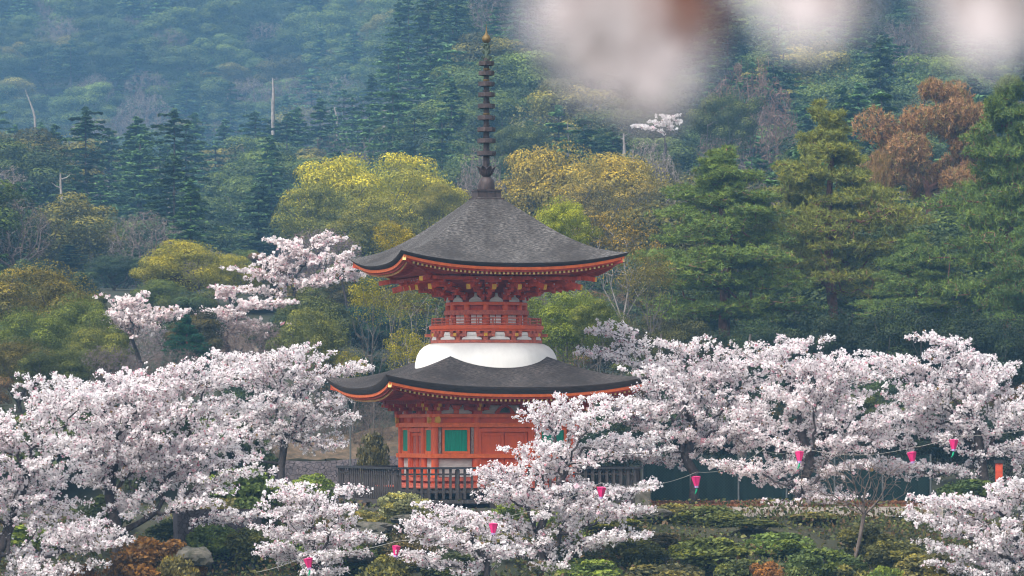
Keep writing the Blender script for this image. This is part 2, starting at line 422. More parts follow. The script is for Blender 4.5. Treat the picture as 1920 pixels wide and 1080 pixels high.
# --- lower walls
W = 2.35
mb = MB(); mb.box((0, 0, 2.15), (2 * W - .16, 2 * W - .16, 2.6)); mb.build('wall', M['red'], pag)
cols_x = (-W, -.95, .95, W)
done = set()
for n_, t_ in face_frames():
    for cx in cols_x:
        p = n_ * W + t_ * cx; key = (round(p.x, 2), round(p.y, 2))
        if key in done: continue
        done.add(key)
        mb = MB(); mb.lathe([(.125, .86), (.125, 3.3)], 14, (p.x, p.y)); mb.build('column', M['red'], pag, 40)
for k, (n_, t_) in enumerate(face_frames()):
    ang = k * math.pi / 2; ex = .003 * (k % 2)
    for z0, z1, dep, ov, mm_ in ((1.18 - ex, 1.06 - ex, .30, .16, 'redpale'), (1.96 + ex, 1.82 + ex, .30, .17, 'redbright'), (2.985 + ex, 2.835 + ex, .32, .18, 'redbright'), (3.27 + ex, 3.16 + ex, .26, .22, 'redbright'), (.98 - ex, .885 - ex, .34, .18, 'redpale')):
        c = n_ * W; mb = MB(); mb.box((c.x, c.y, (z0 + z1) / 2), (2 * W + 2 * ov, dep, z0 - z1), ang); mb.build('tie_beam', M[mm_], pag)
    for sx in (-1, 1):
        cx = sx * 1.65
        # green shutter window in the side bay
        mb = MB()
        for dx in (-.43, .43): c = n_ * (W + .02) + t_ * (cx + dx); mb.box((c.x, c.y, 2.398), (.085, .08, .86), ang)
        for z in (2.785, 2.005): c = n_ * (W + .02) + t_ * cx; mb.box((c.x, c.y, z), (.774, .08, .08), ang)
        fr = mb.build('window_frame', M['redbright'], pag)
        for dx in (-.19, .19):
            mb = MB(); c = n_ * (W - .0) + t_ * (cx + dx); mb.box((c.x, c.y, 2.395), (.375, .06, .70), ang)
            mb.build('shutter', M['green'], fr)
        for dx in (-.555, .555):
            mb = MB(); c = n_ * (W + .03) + t_ * (cx + dx); mb.box((c.x, c.y, 2.398), (.085, .13, .868), ang)
            mb.build('peeling_post', M['peel'] if k == 0 else M['red'], pag)
        mb = MB(); c = n_ * (W - .07) + t_ * cx; mb.box((c.x, c.y, 1.50), (1.12, .06, .60), ang)
        mb.build('white_panel', M['whiteold'], pag)
    # double door in the middle bay
    mb = MB()
    for dx in (-.86, .86): c = n_ * (W + .0) + t_ * dx; mb.box((c.x, c.y, 1.99), (.13, .2, 1.61), ang)
    c = n_ * W; mb.box((c.x, c.y, 2.745), (1.59, .2, .14), ang)
    df = mb.build('door_frame', M['red'], pag)
    for sx in (-1, 1):
        mb = MB(); c = n_ * (W - .03) + t_ * (sx * .398); mb.box((c.x, c.y, 1.93), (.785, .07, 1.48), ang)
        d_ = mb.build('door', M['redpale'] if k == 3 else M['red'], df)
        mb = MB()
        for dx in (-.33, .33): c = n_ * (W + .02) + t_ * (sx * .398 + dx); mb.box((c.x, c.y, 1.93), (.09, .05, 1.46), ang)
        for z in (1.25, 1.92, 2.6): c = n_ * (W + .016) + t_ * (sx * .398); mb.box((c.x, c.y, z), (.56, .045, .09), ang)
        mb.build('door_rail', M['red'], d_)
    # panel strip over the big beam
    for a_, b_ in ((-W + .14, -.95 - .12), (-.95 + .12, .95 - .12), (.95 + .12, W - .14)):
        mb = MB(); c = n_ * (W - .05) + t_ * ((a_ + b_) / 2); mb.box((c.x, c.y, 3.075), (b_ - a_, .06, .165), ang); mb.build('upper_panel', M['red'], pag)
        # white plaster frieze between the brackets, flared like a bell
        hw = (b_ - a_) / 2
        mb = MB(); zz0 = 3.285
        poly = [(-hw + .02, 0), (hw - .02, 0), (hw - .04, .06), (hw - .14, .10), (hw - .2, .2), (hw - .30, .27), (-hw + .30, .27), (-hw + .2, .2), (-hw + .14, .10), (-hw + .04, .06)]
        c = n_ * (W + .0) + t_ * ((a_ + b_) / 2); mb.plate(poly, (c.x, c.y, zz0), t_, (0, 0, 1), .02)
        fz = mb.build('frieze_panel', M['whiteold'], pag)
        mb = MB()
        c = n_ * (W + .06) + t_ * ((a_ + b_) / 2)
        if abs(a_ + b_) < .1:
            mb.plate([(-.34, 0), (.34, 0), (.33, .05), (.2, .2), (.1, .27), (-.1, .27), (-.2, .2), (-.33, .05)], (c.x, c.y, zz0), t_, (0, 0, 1), .06, 1)
            mb.plate([(-.19, .03), (.19, .03), (.12, .15), (0, .22), (-.12, .15)], (c.x + n_.x * .062, c.y + n_.y * .062, zz0), t_, (0, 0, 1), .03, 2)
        else:
            mb.box((c.x, c.y, zz0 + .07), (.17, .07, .14), ang, 0); mb.box((c.x, c.y, zz0 + .185), (.24, .1, .08), ang, 0); mb.box((c.x, c.y, zz0 + .25), (.34, .1, .05), ang, 0)
        mb.build('frog_leg_strut', [M['red'], M['reddark'], M['verdigris']], pag)
    # bracket backing wall and ring beam below the lower eave
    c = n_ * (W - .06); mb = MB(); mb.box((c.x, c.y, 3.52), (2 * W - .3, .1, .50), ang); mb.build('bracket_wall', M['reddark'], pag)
    c = n_ * (W + .42); mb = MB(); mb.box((c.x, c.y, 3.66 + ex), (2 * W + 1.1, .12, .11), ang); mb.build('purlin', M['reddark'], pag)
def lower_bracket(p, n_, ang, diag=False):
    mb = MB(); t_ = Vector((-n_.y, n_.x, 0))
    b = p + n_ * .06
    mb.box((b.x, b.y, 3.33), (.3, .3, .12), ang, 0)
    r_ = .62 if diag else .46
    mb.bar(b - n_ * .1 + Vector((0, 0, 3.44)), b + n_ * (r_ * .75) + Vector((0, 0, 3.44)), .11, .11, 0, 1)
    mb.bar(b - n_ * .1 + Vector((0, 0, 3.56)), b + n_ * (r_ + .1) + Vector((0, 0, 3.56)), .11, .10, 0, 1)
    if not diag:
        mb.bar(b - t_ * .42 + Vector((0, 0, 3.448)), b + t_ * .42 + Vector((0, 0, 3.448)), .1, .1, 0)
        for d in (-.36, 0, .36):
            c = b + t_ * d; mb.box((c.x, c.y, 3.55), (.17, .17, .1), ang, 0)
    c = b + n_ * (r_ * .7); mb.box((c.x, c.y, 3.54), (.18, .18, .1), ang, 0)
    mb.build('bracket', [M['reddark'], M['yellow']], pag)
for k, (n_, t_) in enumerate(face_frames()):
    ang = k * math.pi / 2
    for cx in (-.95, .95): lower_bracket(n_ * W + t_ * cx, n_, ang)
    for cx in (-W + .02, W - .02): lower_bracket(n_ * (W + .01) + t_ * cx, n_, ang)
    lower_bracket(n_ * W + t_ * (-W), (n_ - t_).normalized(), ang + math.pi / 4, True)
    mb = MB()   # carved gilded nosings at the corner posts
    for dx in (-W + .05, W - .05):
        c = n_ * (W + .13) + t_ * dx; mb.plate([(-.1, 0), (.06, -.04), (.1, .08), (.04, .2), (-.08, .16)], (c.x, c.y, 3.0), t_, (0, 0, 1), .1)
    mb.build('carved_nosing', M['yellow'], pag)

# --- lower roof
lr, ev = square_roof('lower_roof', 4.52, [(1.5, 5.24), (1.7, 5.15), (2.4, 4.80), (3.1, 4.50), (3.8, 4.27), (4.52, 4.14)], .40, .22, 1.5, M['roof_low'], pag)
eave_set(lr, ev, 4.52, .22, 2.75, 3.72, 52)
# --- white mound
mb = MB()
prof = [(2.40, 4.3), (2.40, 4.75), (2.385, 5.0), (2.33, 5.22), (2.23, 5.40), (2.10, 5.53), (1.93, 5.615), (1.78, 5.645), (.5, 5.65)]
mb.lathe(prof, 72); mb.build('plaster_mound', M['white'], pag, 60)
# --- balcony
RB = 1.84
mb = MB()
mb.lathe([(1.70, 5.64), (1.87, 5.64), (1.87, 5.73), (1.70, 5.73)], 60)
bal = mb.build('balcony_base', M['redpale'], pag, 40)
mb = MB(); mb.lathe([(1.74, 5.72), (1.74, 6.04)], 60); mb.build('frieze_drum', M['redpale'], bal, 40)
mb = MB(); mb.lathe([(1.2, 6.03), (1.86, 6.03), (1.86, 6.10), (1.92, 6.102), (1.92, 6.22), (1.2, 6.22)], 60); mb.build('balcony_floor', M['red'], bal, 40)
for k in range(12):
    a_ = R(30 * k); n_ = Vector((math.sin(a_), -math.cos(a_), 0)); t_ = Vector((math.cos(a_), math.sin(a_), 0))
    c = n_ * 1.752
    mb = MB()
    mb.plate([(-.34, 0), (.34, 0), (.33, .05), (.21, .10), (.17, .19), (.14, .25), (-.14, .25), (-.17, .19), (-.21, .10), (-.33, .05)], (c.x, c.y, 5.745), t_, (0, 0, 1), .05, 0)
    mb.plate([(-.17, .13), (.17, .13), (.19, .155), (-.19, .155)], (c.x + n_.x * .052, c.y + n_.y * .052, 5.745), t_, (0, 0, 1), .012, 1)
    mb.build('frieze_panel', [M['white'], M['whiteold']], bal)
    a_ = R(30 * k + 15); n_ = Vector((math.sin(a_), -math.cos(a_), 0)); t_ = Vector((math.cos(a_), math.sin(a_), 0))
    c = n_ * 1.80
    mb = MB()
    mb.box((c.x, c.y, 5.80), (.16, .14, .14), a_, 0); mb.box((c.x + n_.x * .07, c.y + n_.y * .07, 5.905), (.12, .34, .10), a_, 0)
    mb.bar(c - t_ * .3 + Vector((0, 0, 5.89)), c + t_ * .3 + Vector((0, 0, 5.89)), .11, .09, 0)
    for d in (-.25, 0, .25):
        q = c + t_ * d; mb.box((q.x, q.y, 5.985), (.13, .13, .085), a_, 0)
    q = c + n_ * .25; mb.box((q.x, q.y, 5.905), (.11, .03, .1), a_, 1)
    mb.build('bracket', [M['redpale'], M['yellow']], bal)
mb = MB()
N_ = 72
for z, r_ in ((6.455, .022), (6.355, .018), (6.262, .022)):
    pts = [(1.83 * math.cos(2 * math.pi * i / N_), 1.83 * math.sin(2 * math.pi * i / N_), z) for i in range(N_ + 1)]
    mb.tube(pts, r_, 6)
for i in range(24):
    t = 2 * math.pi * (i + .5) / 24; mb.box((1.83 * math.cos(t), 1.83 * math.sin(t), 6.34), (.05, .05, .23), t)
mb.build('railing', M['redpale'], bal)
# --- upper round body
mb = MB(); mb.lathe([(1.20, 6.2), (1.20, 7.05)], 48); ub = mb.build('upper_wall', M['reddark'], pag, 40)
for k in range(12):
    a_ = R(30 * k + 15); n_ = Vector((math.sin(a_), -math.cos(a_), 0))
    mb = MB(); mb.lathe([(.105, 6.22), (.105, 7.0)], 12, (n_.x * 1.27, n_.y * 1.27)); mb.build('column', M['red'], ub, 40)
    a_ = R(30 * k); n_ = Vector((math.sin(a_), -math.cos(a_), 0)); t_ = Vector((math.cos(a_), math.sin(a_), 0)); c = n_ * 1.20
    mb = MB()
    for dx in (-.10, .10): q = c + t_ * dx; mb.box((q.x, q.y, 6.42), (.17, .05, .34), a_)
    pn = mb.build('white_window', M['white'], ub)
    # white bell between the bracket feet
    mb = MB(); c = n_ * 1.31
    mb.plate([(-.23, 0), (.23, 0), (.22, .06), (.15, .12), (.08, .15), (.05, .20), (.035, .29), (-.035, .29), (-.05, .20), (-.08, .15), (-.15, .12), (-.22, .06)], (c.x, c.y, 7.01), t_, (0, 0, 1), .03)
    mb.build('bell_panel', M['whiteold'], ub)
for z0, z1, r0, mm_ in ((6.58, 6.73, 1.42, 'redpale'), (6.90, 7.0, 1.36, 'red')):
    mb = MB(); mb.lathe([(1.15, z0), (r0, z0), (r0, z1), (1.15, z1)], 60); mb.build('ring_beam', M[mm_], ub, 40)
# --- upper brackets: funnel backing, stepped brackets, slanting tail rafters
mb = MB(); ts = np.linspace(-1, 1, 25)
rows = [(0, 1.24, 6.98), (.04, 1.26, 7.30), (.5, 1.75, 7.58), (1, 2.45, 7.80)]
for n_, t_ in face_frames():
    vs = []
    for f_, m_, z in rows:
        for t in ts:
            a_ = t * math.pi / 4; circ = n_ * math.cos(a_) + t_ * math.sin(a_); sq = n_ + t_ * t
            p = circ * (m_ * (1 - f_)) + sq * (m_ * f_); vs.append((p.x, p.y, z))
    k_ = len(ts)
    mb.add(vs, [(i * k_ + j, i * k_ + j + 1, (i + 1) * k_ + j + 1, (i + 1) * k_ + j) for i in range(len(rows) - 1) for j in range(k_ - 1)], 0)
fun = mb.build('bracket_funnel', M['redshade'], pag, 40)
def upper_bracket(foot_a, tip, diag=False):
    nf = Vector((math.sin(foot_a), -math.cos(foot_a), 0)); f0 = nf * 1.32; tip = Vector(tip)
    d = (tip - Vector((f0.x, f0.y, 0))); d.z = 0; ln = d.length; d.normalize(); t_ = Vector((-d.y, d.x, 0)); ang = math.atan2(d.y, d.x)
    mb = MB()
    steps = 4
    for s_ in range(steps):
        z = 7.12 + .15 * s_; rch = ln * (.06 + .80 * s_ / (steps - 1))
        a0 = f0 - d * .1; e_ = f0 + d * rch
        mb.bar(a0 + Vector((0, 0, z)), e_ + Vector((0, 0, z)), .115, .10, 0)
        mb.box((e_.x, e_.y, z + .075), (.16, .16, .06), ang, 0)
        hw = .11 + .055 * s_
        mb.bar(e_ - t_ * hw + Vector((0, 0, z + .10)), e_ + t_ * hw + Vector((0, 0, z + .10)), .09, .085, 0)
        for q in (-1, 1):
            c = e_ + t_ * (q * (hw - .05)); mb.box((c.x, c.y, z + .165), (.13, .13, .06), ang, 0)
            c = c + d * .02; mb.box((c.x + d.x * .06, c.y + d.y * .06, z + .165), (.012, .06, .035), ang, 2)
    b_ = mb.build('bracket', [M['redmid'], M['yellow'], M['whiteold']], pag)
    mb = MB()
    q = f0 + d * (ln * .2); q.z = 7.88
    e_ = Vector((f0.x, f0.y, 0)) + d * (ln + .12); e_.z = tip.z
    mb.bar(q, e_, .14, .18, 0, 1)
    if diag:
        q2 = q + Vector((0, 0, .18)); e2 = e_ + d * .55; e2.z = tip.z + .25; mb.bar(q2, e2, .13, .15, 0, 1)
    mb.build('tail_rafter', [M['redmid'], M['yellow']], b_)
M['redmid'] = mat('red_lacquer', (0.60, 0.085, 0.032), 0.6, 0.3, 6, 0.08)
for k, (n_, t_) in enumerate(face_frames()):
    base = k * math.pi / 2
    for lx, fa in ((-1.25, -19), (-.42, -12), (.42, 12), (1.25, 19)):
        p = n_ * 2.62 + t_ * lx; upper_bracket(base + R(fa), (p.x, p.y, 7.46))
    p = n_ * 2.5 + t_ * (-2.5); upper_bracket(base - math.pi / 4, (p.x, p.y, 7.46), True)
    c = n_ * 2.46; mb = MB(); mb.box((c.x, c.y, 7.76 + .003 * (k % 2)), (5.5, .13, .12), base); mb.build('purlin', M['redmid'], pag)
# --- upper roof
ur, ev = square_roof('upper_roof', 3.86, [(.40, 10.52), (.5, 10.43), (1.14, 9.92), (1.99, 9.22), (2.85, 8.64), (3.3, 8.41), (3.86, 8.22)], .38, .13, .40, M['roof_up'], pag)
eave_set(ur, ev, 3.86, .13, 2.5, 7.86, 47)
# --- spire
mb = MB()
mb.box((0, 0, 10.47), (.98, .98, .06)); mb.box((0, 0, 10.62), (.80, .80, .24)); mb.box((0, 0, 10.76), (.86, .86, .05))
sp = mb.build('spire', M['bronze'], pag)
mb = MB(); mb.lathe([(.27, 10.78), (.28, 10.85), (.27, 11.0), (.24, 11.12), (.17, 11.2), (.12, 11.22)], 24); mb.build('inverted_bowl', M['bronze'], sp, 50)
mb = MB()
for k in range(8):
    a_ = R(45 * k + 10); n_ = Vector((math.cos(a_), math.sin(a_), 0)); t_ = Vector((-math.sin(a_), math.cos(a_), 0))
    pr = [(.12, 11.24, .06), (.19, 11.32, .11), (.22, 11.42, .12), (.28, 11.52, .07), (.36, 11.57, .015)]
    vs = []
    for r_, z, h_ in pr: vs += [n_ * r_ - t_ * h_ + Vector((0, 0, z)), n_ * r_ + t_ * h_ + Vector((0, 0, z)), n_ * (r_ - .025) + t_ * h_ + Vector((0, 0, z + .012)), n_ * (r_ - .025) - t_ * h_ + Vector((0, 0, z + .012))]
    mb.add(vs, [(4 * i + q, 4 * i + (q + 1) % 4, 4 * i + 4 + (q + 1) % 4, 4 * i + 4 + q) for i in range(4) for q in range(4)], 0)
mb.lathe([(.10, 11.2), (.16, 11.28), (.20, 11.42), (.20, 11.5), (.1, 11.52)], 20)
mb.build('lotus_cup', M['bronze'], sp, 50)
mb = MB(); mb.lathe([(.115, 11.2), (.10, 13.0), (.085, 15.2)], 14); mb.build('shaft', M['bronze'], sp, 50)
for i, py in enumerate((119, 137.3, 157.7, 177.6, 199.2, 221, 243, 264.2, 288)):
    z = ZC + (HZ - py) / 56.0; r_ = .26 + .065 * i / 8
    mb = MB(); mb.lathe([(r_ - .05, z - .075), (r_, z - .07), (r_, z + .07), (r_ - .04, z + .078), (.10, z + .05), (.10, z - .03)], 8, a0=R(22.5), cap=False)
    for k in range(8):
        t = R(45 * k); mb.box((math.cos(t) * r_ * .6, math.sin(t) * r_ * .6, z), (r_ * .7, .03, .03), t)
    rg = mb.build('ring', M['bronze'], sp)
    mb = MB(); mb.lathe([(.11, z + .1), (.118, z + .13), (.11, z + .16)], 12); mb.build('collar', M['gold'] if i in (1, 2, 5) else M['bronze'], rg)
mb = MB()
for k in range(4):
    a_ = R(90 * k + 20); n_ = Vector((math.cos(a_), math.sin(a_), 0))
    for z0, w_ in ((15.13, .24), (15.33, .19), (15.5, .16)):
        mb.plate([(.06, 0), (w_ * .7, .02), (w_, .14), (w_ * .85, .1), (w_ * .62, .16), (w_ * .55, .08), (.06, .12)], (0, 0, z0), n_, (0, 0, 1), .02)
mb.lathe([(.10, 15.08), (.12, 15.12), (.07, 15.2), (.06, 15.6), (.10, 15.66), (.05, 15.72)], 12)
mb.build('water_flame', M['verdigris'], sp)
mb = MB(); mb.lathe([(.05, 15.70), (.12, 15.75), (.155, 15.83), (.13, 15.92), (.06, 15.99), (.03, 16.07), (.012, 16.2), (.004, 16.36)], 16); mb.build('jewel', M['gold'], sp, 60)

# ------------------------------------------------------------------ timber fences round the pagoda
FS = 4.16
def fence_side(k, label):
    a_ = YAW + k * math.pi / 2
    n_ = Vector((math.sin(a_), -math.cos(a_), 0)); t_ = Vector((math.cos(a_), math.sin(a_), 0))
    c = Vector((PX, D0, 0)) + n_ * FS
    root = empty('timber_fence', c, a_); tag(root, label, 'fence', 'timber fences round the pagoda')
    L_ = 2 * FS - .16
    mb = MB(); mb.box((0, 0, 1.50), (L_ + .12, .17, .07)); mb.build('top_rail', M['timberdark'], root)
    for z, h_ in ((1.30, .06), (.72, .07)):
        mb = MB(); mb.box((0, .02, z), (L_, .05, h_)); mb.build('cross_rail', M['timber'], root)
    mb = MB(); mb.box((0, -.02, .41), (L_ + .1, .14, .12)); mb.build('bottom_beam', M['timber'], root)
    pk = None; npk = 34 if k % 2 == 0 else 26
    mbp = MB(); mbp.box((0, 0, 0), (.085 if k % 2 == 0 else .10, .03, .98))
    for i in range(npk):
        x = -L_ / 2 + .12 + (L_ - .24) * i / (npk - 1)
        if pk is None: pk = mbp.build('picket', M['timber'], root); pk.location = (x, -.028, .98)
        else: link('picket', pk.data, root, (x, -.028, .98))
    for i in range(5):
        x = -L_ / 2 + .04 + (L_ - .08) * i / 4
        mb = MB(); mb.box((x, .0 + .09, .72), (.13, .12, 1.46)); mb.build('post', M['timber'], root)
    return root
fence_side(0, 'grey timber picket fence in front of the red pagoda wall')
fence_side(3, 'grey timber picket fence seen edge-on at the left side of the pagoda')
fence_side(1, 'grey timber picket fence behind blossoms at the right side of the pagoda')
fence_side(2, 'grey timber picket fence at the back of the pagoda')
# low stone footing under the fence
root = MB(); 
for k in range(4):
    a_ = k * math.pi / 2; n_ = Vector((math.sin(a_), -math.cos(a_), 0)); c = n_ * (FS - .1)
    root.box((c.x, c.y, -.05), (2 * FS - (.0 if k % 2 == 0 else .7), .35, .5), a_)
o = root.build('stone_footing', M['rock']); o.location = (PX, D0, 0); o.rotation_euler = (0, 0, YAW)
tag(o, 'low weathered stone footing under the timber fence of the pagoda', 'footing')

# ------------------------------------------------------------------ vegetation generators
def unit(v): return v / np.maximum(np.linalg.norm(v, axis=-1, keepdims=True), 1e-9)
def rnd_dir(n): return unit(rng.normal(size=(n, 3)))
def cards(c, size, normal=None, bias=0.0, aspect=1.7, leaf=True):
    """leaf-shaped quads at c with random facing (bias pulls the facing to `normal`)"""
    n = len(c); nn = rnd_dir(n)
    if normal is not None: nn = unit(nn * (1 - bias) + normal * bias)
    t = unit(np.cross(nn, rnd_dir(n))); b = np.cross(nn, t)
    s = (np.asarray(size) * np.ones(n))[:, None] * .5
    if leaf: q = [c - t * s * aspect, c + b * s + nn * s * .15, c + t * s * aspect, c - b * s + nn * s * .15]
    else: q = [c - t * s - b * s * .8, c + t * s - b * s, c + t * s * .9 + b * s, c - t * s + b * s * .9]
    return np.stack(q, 1).reshape(-1, 3), np.arange(4 * n).reshape(n, 4)
def mst(pts, root, bf=.25):
    """greedy branch tree: every point hangs on the node that is near and not too long a way from the root"""
    root = np.asarray(root, float).reshape(-1, 3); n = len(pts); nr = len(root)
    P = np.concatenate([root, pts]); par = np.full(n + nr, -1); plen = np.zeros(n + nr)
    for i in range(1, nr): par[i] = i - 1; plen[i] = plen[i - 1] + np.linalg.norm(root[i] - root[i - 1])
    best = np.full(n, 1e18); bp = np.zeros(n, int)
    for i in range(nr):
        d = np.linalg.norm(pts - root[i], axis=1) * (1.0 if i == nr - 1 or i > nr * .5 else 1.6) + bf * plen[i]
        m_ = d < best; best[m_] = d[m_]; bp[m_] = i
    done = np.zeros(n, bool); order = list(range(nr))
    for _ in range(n):
        b_ = np.where(done, 1e18, best); k = int(np.argmin(b_)); p = bp[k]; done[k] = True; g = k + nr
        par[g] = p; plen[g] = plen[p] + np.linalg.norm(P[g] - P[p]); order.append(g)
        d = np.linalg.norm(pts - pts[k], axis=1) + bf * plen[g]
        m_ = (d < best) & ~done; best[m_] = d[m_]; bp[m_] = g
    return P, par, order
def tree_radii(P, par, order, tip=.008, ex=2.3, rmax=.4):
    a_ = np.zeros(len(P)); kids = np.zeros(len(P), int)
    for g in reversed(order):
        if kids[g] == 0: a_[g] = tip ** ex
        if par[g] >= 0: a_[par[g]] += a_[g]; kids[par[g]] += 1
    return np.minimum(a_ ** (1 / ex), rmax), kids
def tubes(P, par, r, thr=.05, kb=7, ks=3):
    """tapered limbs: one ring per node; big limbs get more sides"""
    n = len(P); ch = np.where(par >= 0)[0]; d = np.zeros((n, 3)); d[:, 2] = 1
    d[ch] = unit(P[ch] - P[par[ch]])
    ref = np.tile([.13, .31, .94], (n, 1)); ref[np.abs(d @ np.array([.13, .31, .94])) > .95] = [1, 0, 0]
    s1 = unit(np.cross(d, ref)); s2 = np.cross(d, s1); out = []
    for k, sel in ((kb, ch[r[ch] > thr]), (ks, ch[r[ch] <= thr])):
        if len(sel) == 0: continue
        t = 2 * np.pi * np.arange(k) / k; cs, sn = np.cos(t)[None, :, None], np.sin(t)[None, :, None]
        ring1 = P[sel][:, None] + r[sel][:, None, None] * (s1[sel][:, None] * cs + s2[sel][:, None] * sn)
        pr = par[sel]; rp = np.minimum(r[pr], r[sel] * 1.35 + .004)
        ring0 = P[pr][:, None] + rp[:, None, None] * (s1[sel][:, None] * cs + s2[sel][:, None] * sn)
        v = np.concatenate([ring0, ring1], 1); m_ = len(sel); base = (np.arange(m_) * 2 * k)[:, None]
        i = np.arange(k); f = np.stack([i, (i + 1) % k, (i + 1) % k + k, i + k], -1)
        out.append((v.reshape(-1, 3), (base[:, :, None] + f[None]).reshape(-1, 4)))
    return out
def in_ball(n): return rnd_dir(n) * rng.random((n, 1)) ** (1 / 3)
def grey(n, lo, hi): return np.repeat(rng.uniform(lo, hi, (n, 1)), 3, 1)

# --- broadleaf crown: many leafy billows on a domed crown
def broadleaf(H=11., Rr=5., base=.30, lobes=36, per=170, leaf=.30, lob=(.2, .34), lit_flush=0.35, sparse=1.0, tip=.035, bias=.78):
    dirs = rnd_dir(lobes * 3); dirs = dirs[dirs[:, 2] > -.45][:lobes]; nl = len(dirs)
    ch = H * (1 - base); cz = H * base + ch * .48
    ph = rng.uniform(0, 6.28, 4); irr = 1 + .20 * np.sin(2.6 * dirs[:, :1] + ph[0]) + .16 * np.sin(3.3 * dirs[:, 1:2] + ph[1]) + .14 * np.sin(4 * dirs[:, 2:] + ph[2])
    cen = dirs * np.array([Rr * .74, Rr * .74, ch * .40]) * rng.uniform(.62, 1.05, (nl, 1)) * irr + [0, 0, cz]
    rad = rng.uniform(*lob, nl) * Rr
    C = []; N = []; K = []
    for i in range(nl):
        n = int(per * (rad[i] / (.27 * Rr)) ** 2)
        dd = rnd_dir(n); dd = dd[(dd[:, 2] > -.35) | (rng.random(n) < .25)]; n = len(dd)
        rr = rad[i] * (.80 + .26 * rng.random((n, 1)) ** .6) * (1 + .12 * np.sin(7 * dd[:, :1] + i) * np.sin(6 * dd[:, 1:2] + 2 * i)); dd2 = dd * [1, 1, .72]
        C.append(cen[i] + dd2 * rr); N.append(dd)
        lb = rng.uniform(.7, 1.2); k = grey(n, .65, 1.3) * lb
        fl = ((dd[:, 2] + .22 * rng.normal(size=n) > .22) & (rng.random(n) < .88) & (rng.random() < lit_flush + .15))[:, None]
        k = np.where(fl, k * [1.45, 1.28, .75], k * .70); K.append(k)  # new growth plus painted light: billow tops brighter, other leaves darker
    # loose leaves inside and on the fringe
    n = int(per * nl * .16); b_ = in_ball(n) * [Rr * .85, Rr * .85, ch * .46] + [0, 0, cz]; C.append(b_); N.append(rnd_dir(n)); K.append(grey(n, .6, 1.1))
    C = np.concatenate(C); N = np.concatenate(N); K = np.concatenate(K)
    if sparse < 1: m_ = rng.random(len(C)) < sparse; C, N, K = C[m_], N[m_], K[m_]
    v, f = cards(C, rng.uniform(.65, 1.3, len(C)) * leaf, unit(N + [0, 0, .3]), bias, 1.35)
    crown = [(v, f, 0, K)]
    z0 = H * base
    root = [[0, 0, -1.5], [.1, .05, z0 * .4], [.15 * rng.normal(), .15 * rng.normal(), z0 * .9]]
    mid = np.concatenate([cen, cen * .6 + np.array([0, 0, z0]) * .4 + rng.normal(size=cen.shape) * .15])
    P, par, od = mst(mid, root, .5); r, _ = tree_radii(P, par, od, tip, 2.2, .45)
    trunk = [(v_, f_, 0, None) for v_, f_ in tubes(P, par, r, .09, 7, 4)]
    return crown, trunk
# --- fir / cedar: whorls of flat drooping boughs
def fir(H=15., Rr=3.4, base=.12, step=.62, nb=7, per=26, leaf=.34, power=.8):
    C = []; N = []; K = []; P = [np.array([0, 0, -1.5]), np.array([0, 0, H * .5]), np.array([0, 0, H])]; par = [-1, 0, 1]; rr = [.24, .14, .02]
    z = H * base
    while z < H - .3:
        f = (z - H * base) / (H * (1 - base)); L0 = Rr * (1 - f) ** power + .25
        n_ = max(4, int(nb * (1 - .35 * f))); off = rng.uniform(0, 6.28)
        for j in range(n_):
            a_ = off + 6.283 * j / n_ + rng.normal() * .25; L_ = L0 * rng.uniform(.62, 1.2)
            if rng.random() < .08: continue
            zz = z + rng.normal() * .18; s = np.sort(rng.random(per) ** .75) * L_
            lat = rng.normal(size=per) * (.08 + .26 * np.minimum(s, L_ - s + .3)) * .55
            dz = -.22 * s + .13 * s * s / max(L_, .5) + rng.normal(size=per) * .06
            C.append(np.stack([np.cos(a_) * s - np.sin(a_) * lat, np.sin(a_) * s + np.cos(a_) * lat, zz + dz], 1))
            N.append(np.tile([0, 0, 1.], (per, 1)) + np.array([np.cos(a_), np.sin(a_), 0]) * .25)
            k = grey(per, .7, 1.2) * rng.uniform(.8, 1.15); tipm = (s > .72 * L_)[:, None]; K.append(np.where(tipm, k * [1.45, 1.35, .9], k))
            i = len(P); P.append(np.array([0, 0, zz])); par.append(0); rr.append(.05); P.append(np.array([np.cos(a_) * L_ * .8, np.sin(a_) * L_ * .8, zz - .1 * L_])); par.append(i); rr.append(.012)
        z += step * rng.uniform(.75, 1.25)
    n = 40; C.append(np.stack([rng.normal(size=n) * .12, rng.normal(size=n) * .12, H - rng.random(n) * 1.0], 1)); N.append(rnd_dir(n)); K.append(grey(n, .8, 1.3))
    C = np.concatenate(C); N = unit(np.concatenate(N)); K = np.concatenate(K)
    v, f = cards(C, rng.uniform(.7, 1.3, len(C)) * leaf, N, .62, 1.8)
    P = np.array(P); par = np.array(par); rr = np.array(rr); par[par == 0] = 0
    sel = np.ones(len(P), bool)
    t = tubes(P, par, rr, .04, 7, 3)
    return [(v, f, 0, K)], [(v_, f_, 0, None) for v_, f_ in t]
# --- leafless tree: a haze of fine twigs
def bare(H=9., Rr=4., n=650, tip=.014, base=.25):
    b_ = in_ball(n); b_ = unit(b_) * np.linalg.norm(b_, axis=1, keepdims=True) ** .6
    pts = b_ * [Rr, Rr, H * (1 - base) * .52] + [0, 0, H * base + H * (1 - base) * .5]
    P, par, od = mst(pts, [[0, 0, -1.2], [.1, 0, H * base * .6], [0, .1, H * base]], .45); r, kids = tree_radii(P, par, od, tip, 2.3, .3)
    g = [(v, f, 0, None) for v, f in tubes(P, par, r, .06, 6, 3)]
    tips = np.where(par >= 0)[0]; tips = np.repeat(tips, 4); c = P[tips] + rng.normal(size=(len(tips), 3)) * .16
    v, f = cards(c, .05, None, 0, 9); g2 = (v, f, 1, grey(len(f), .7, 1.3))
    return g, g2
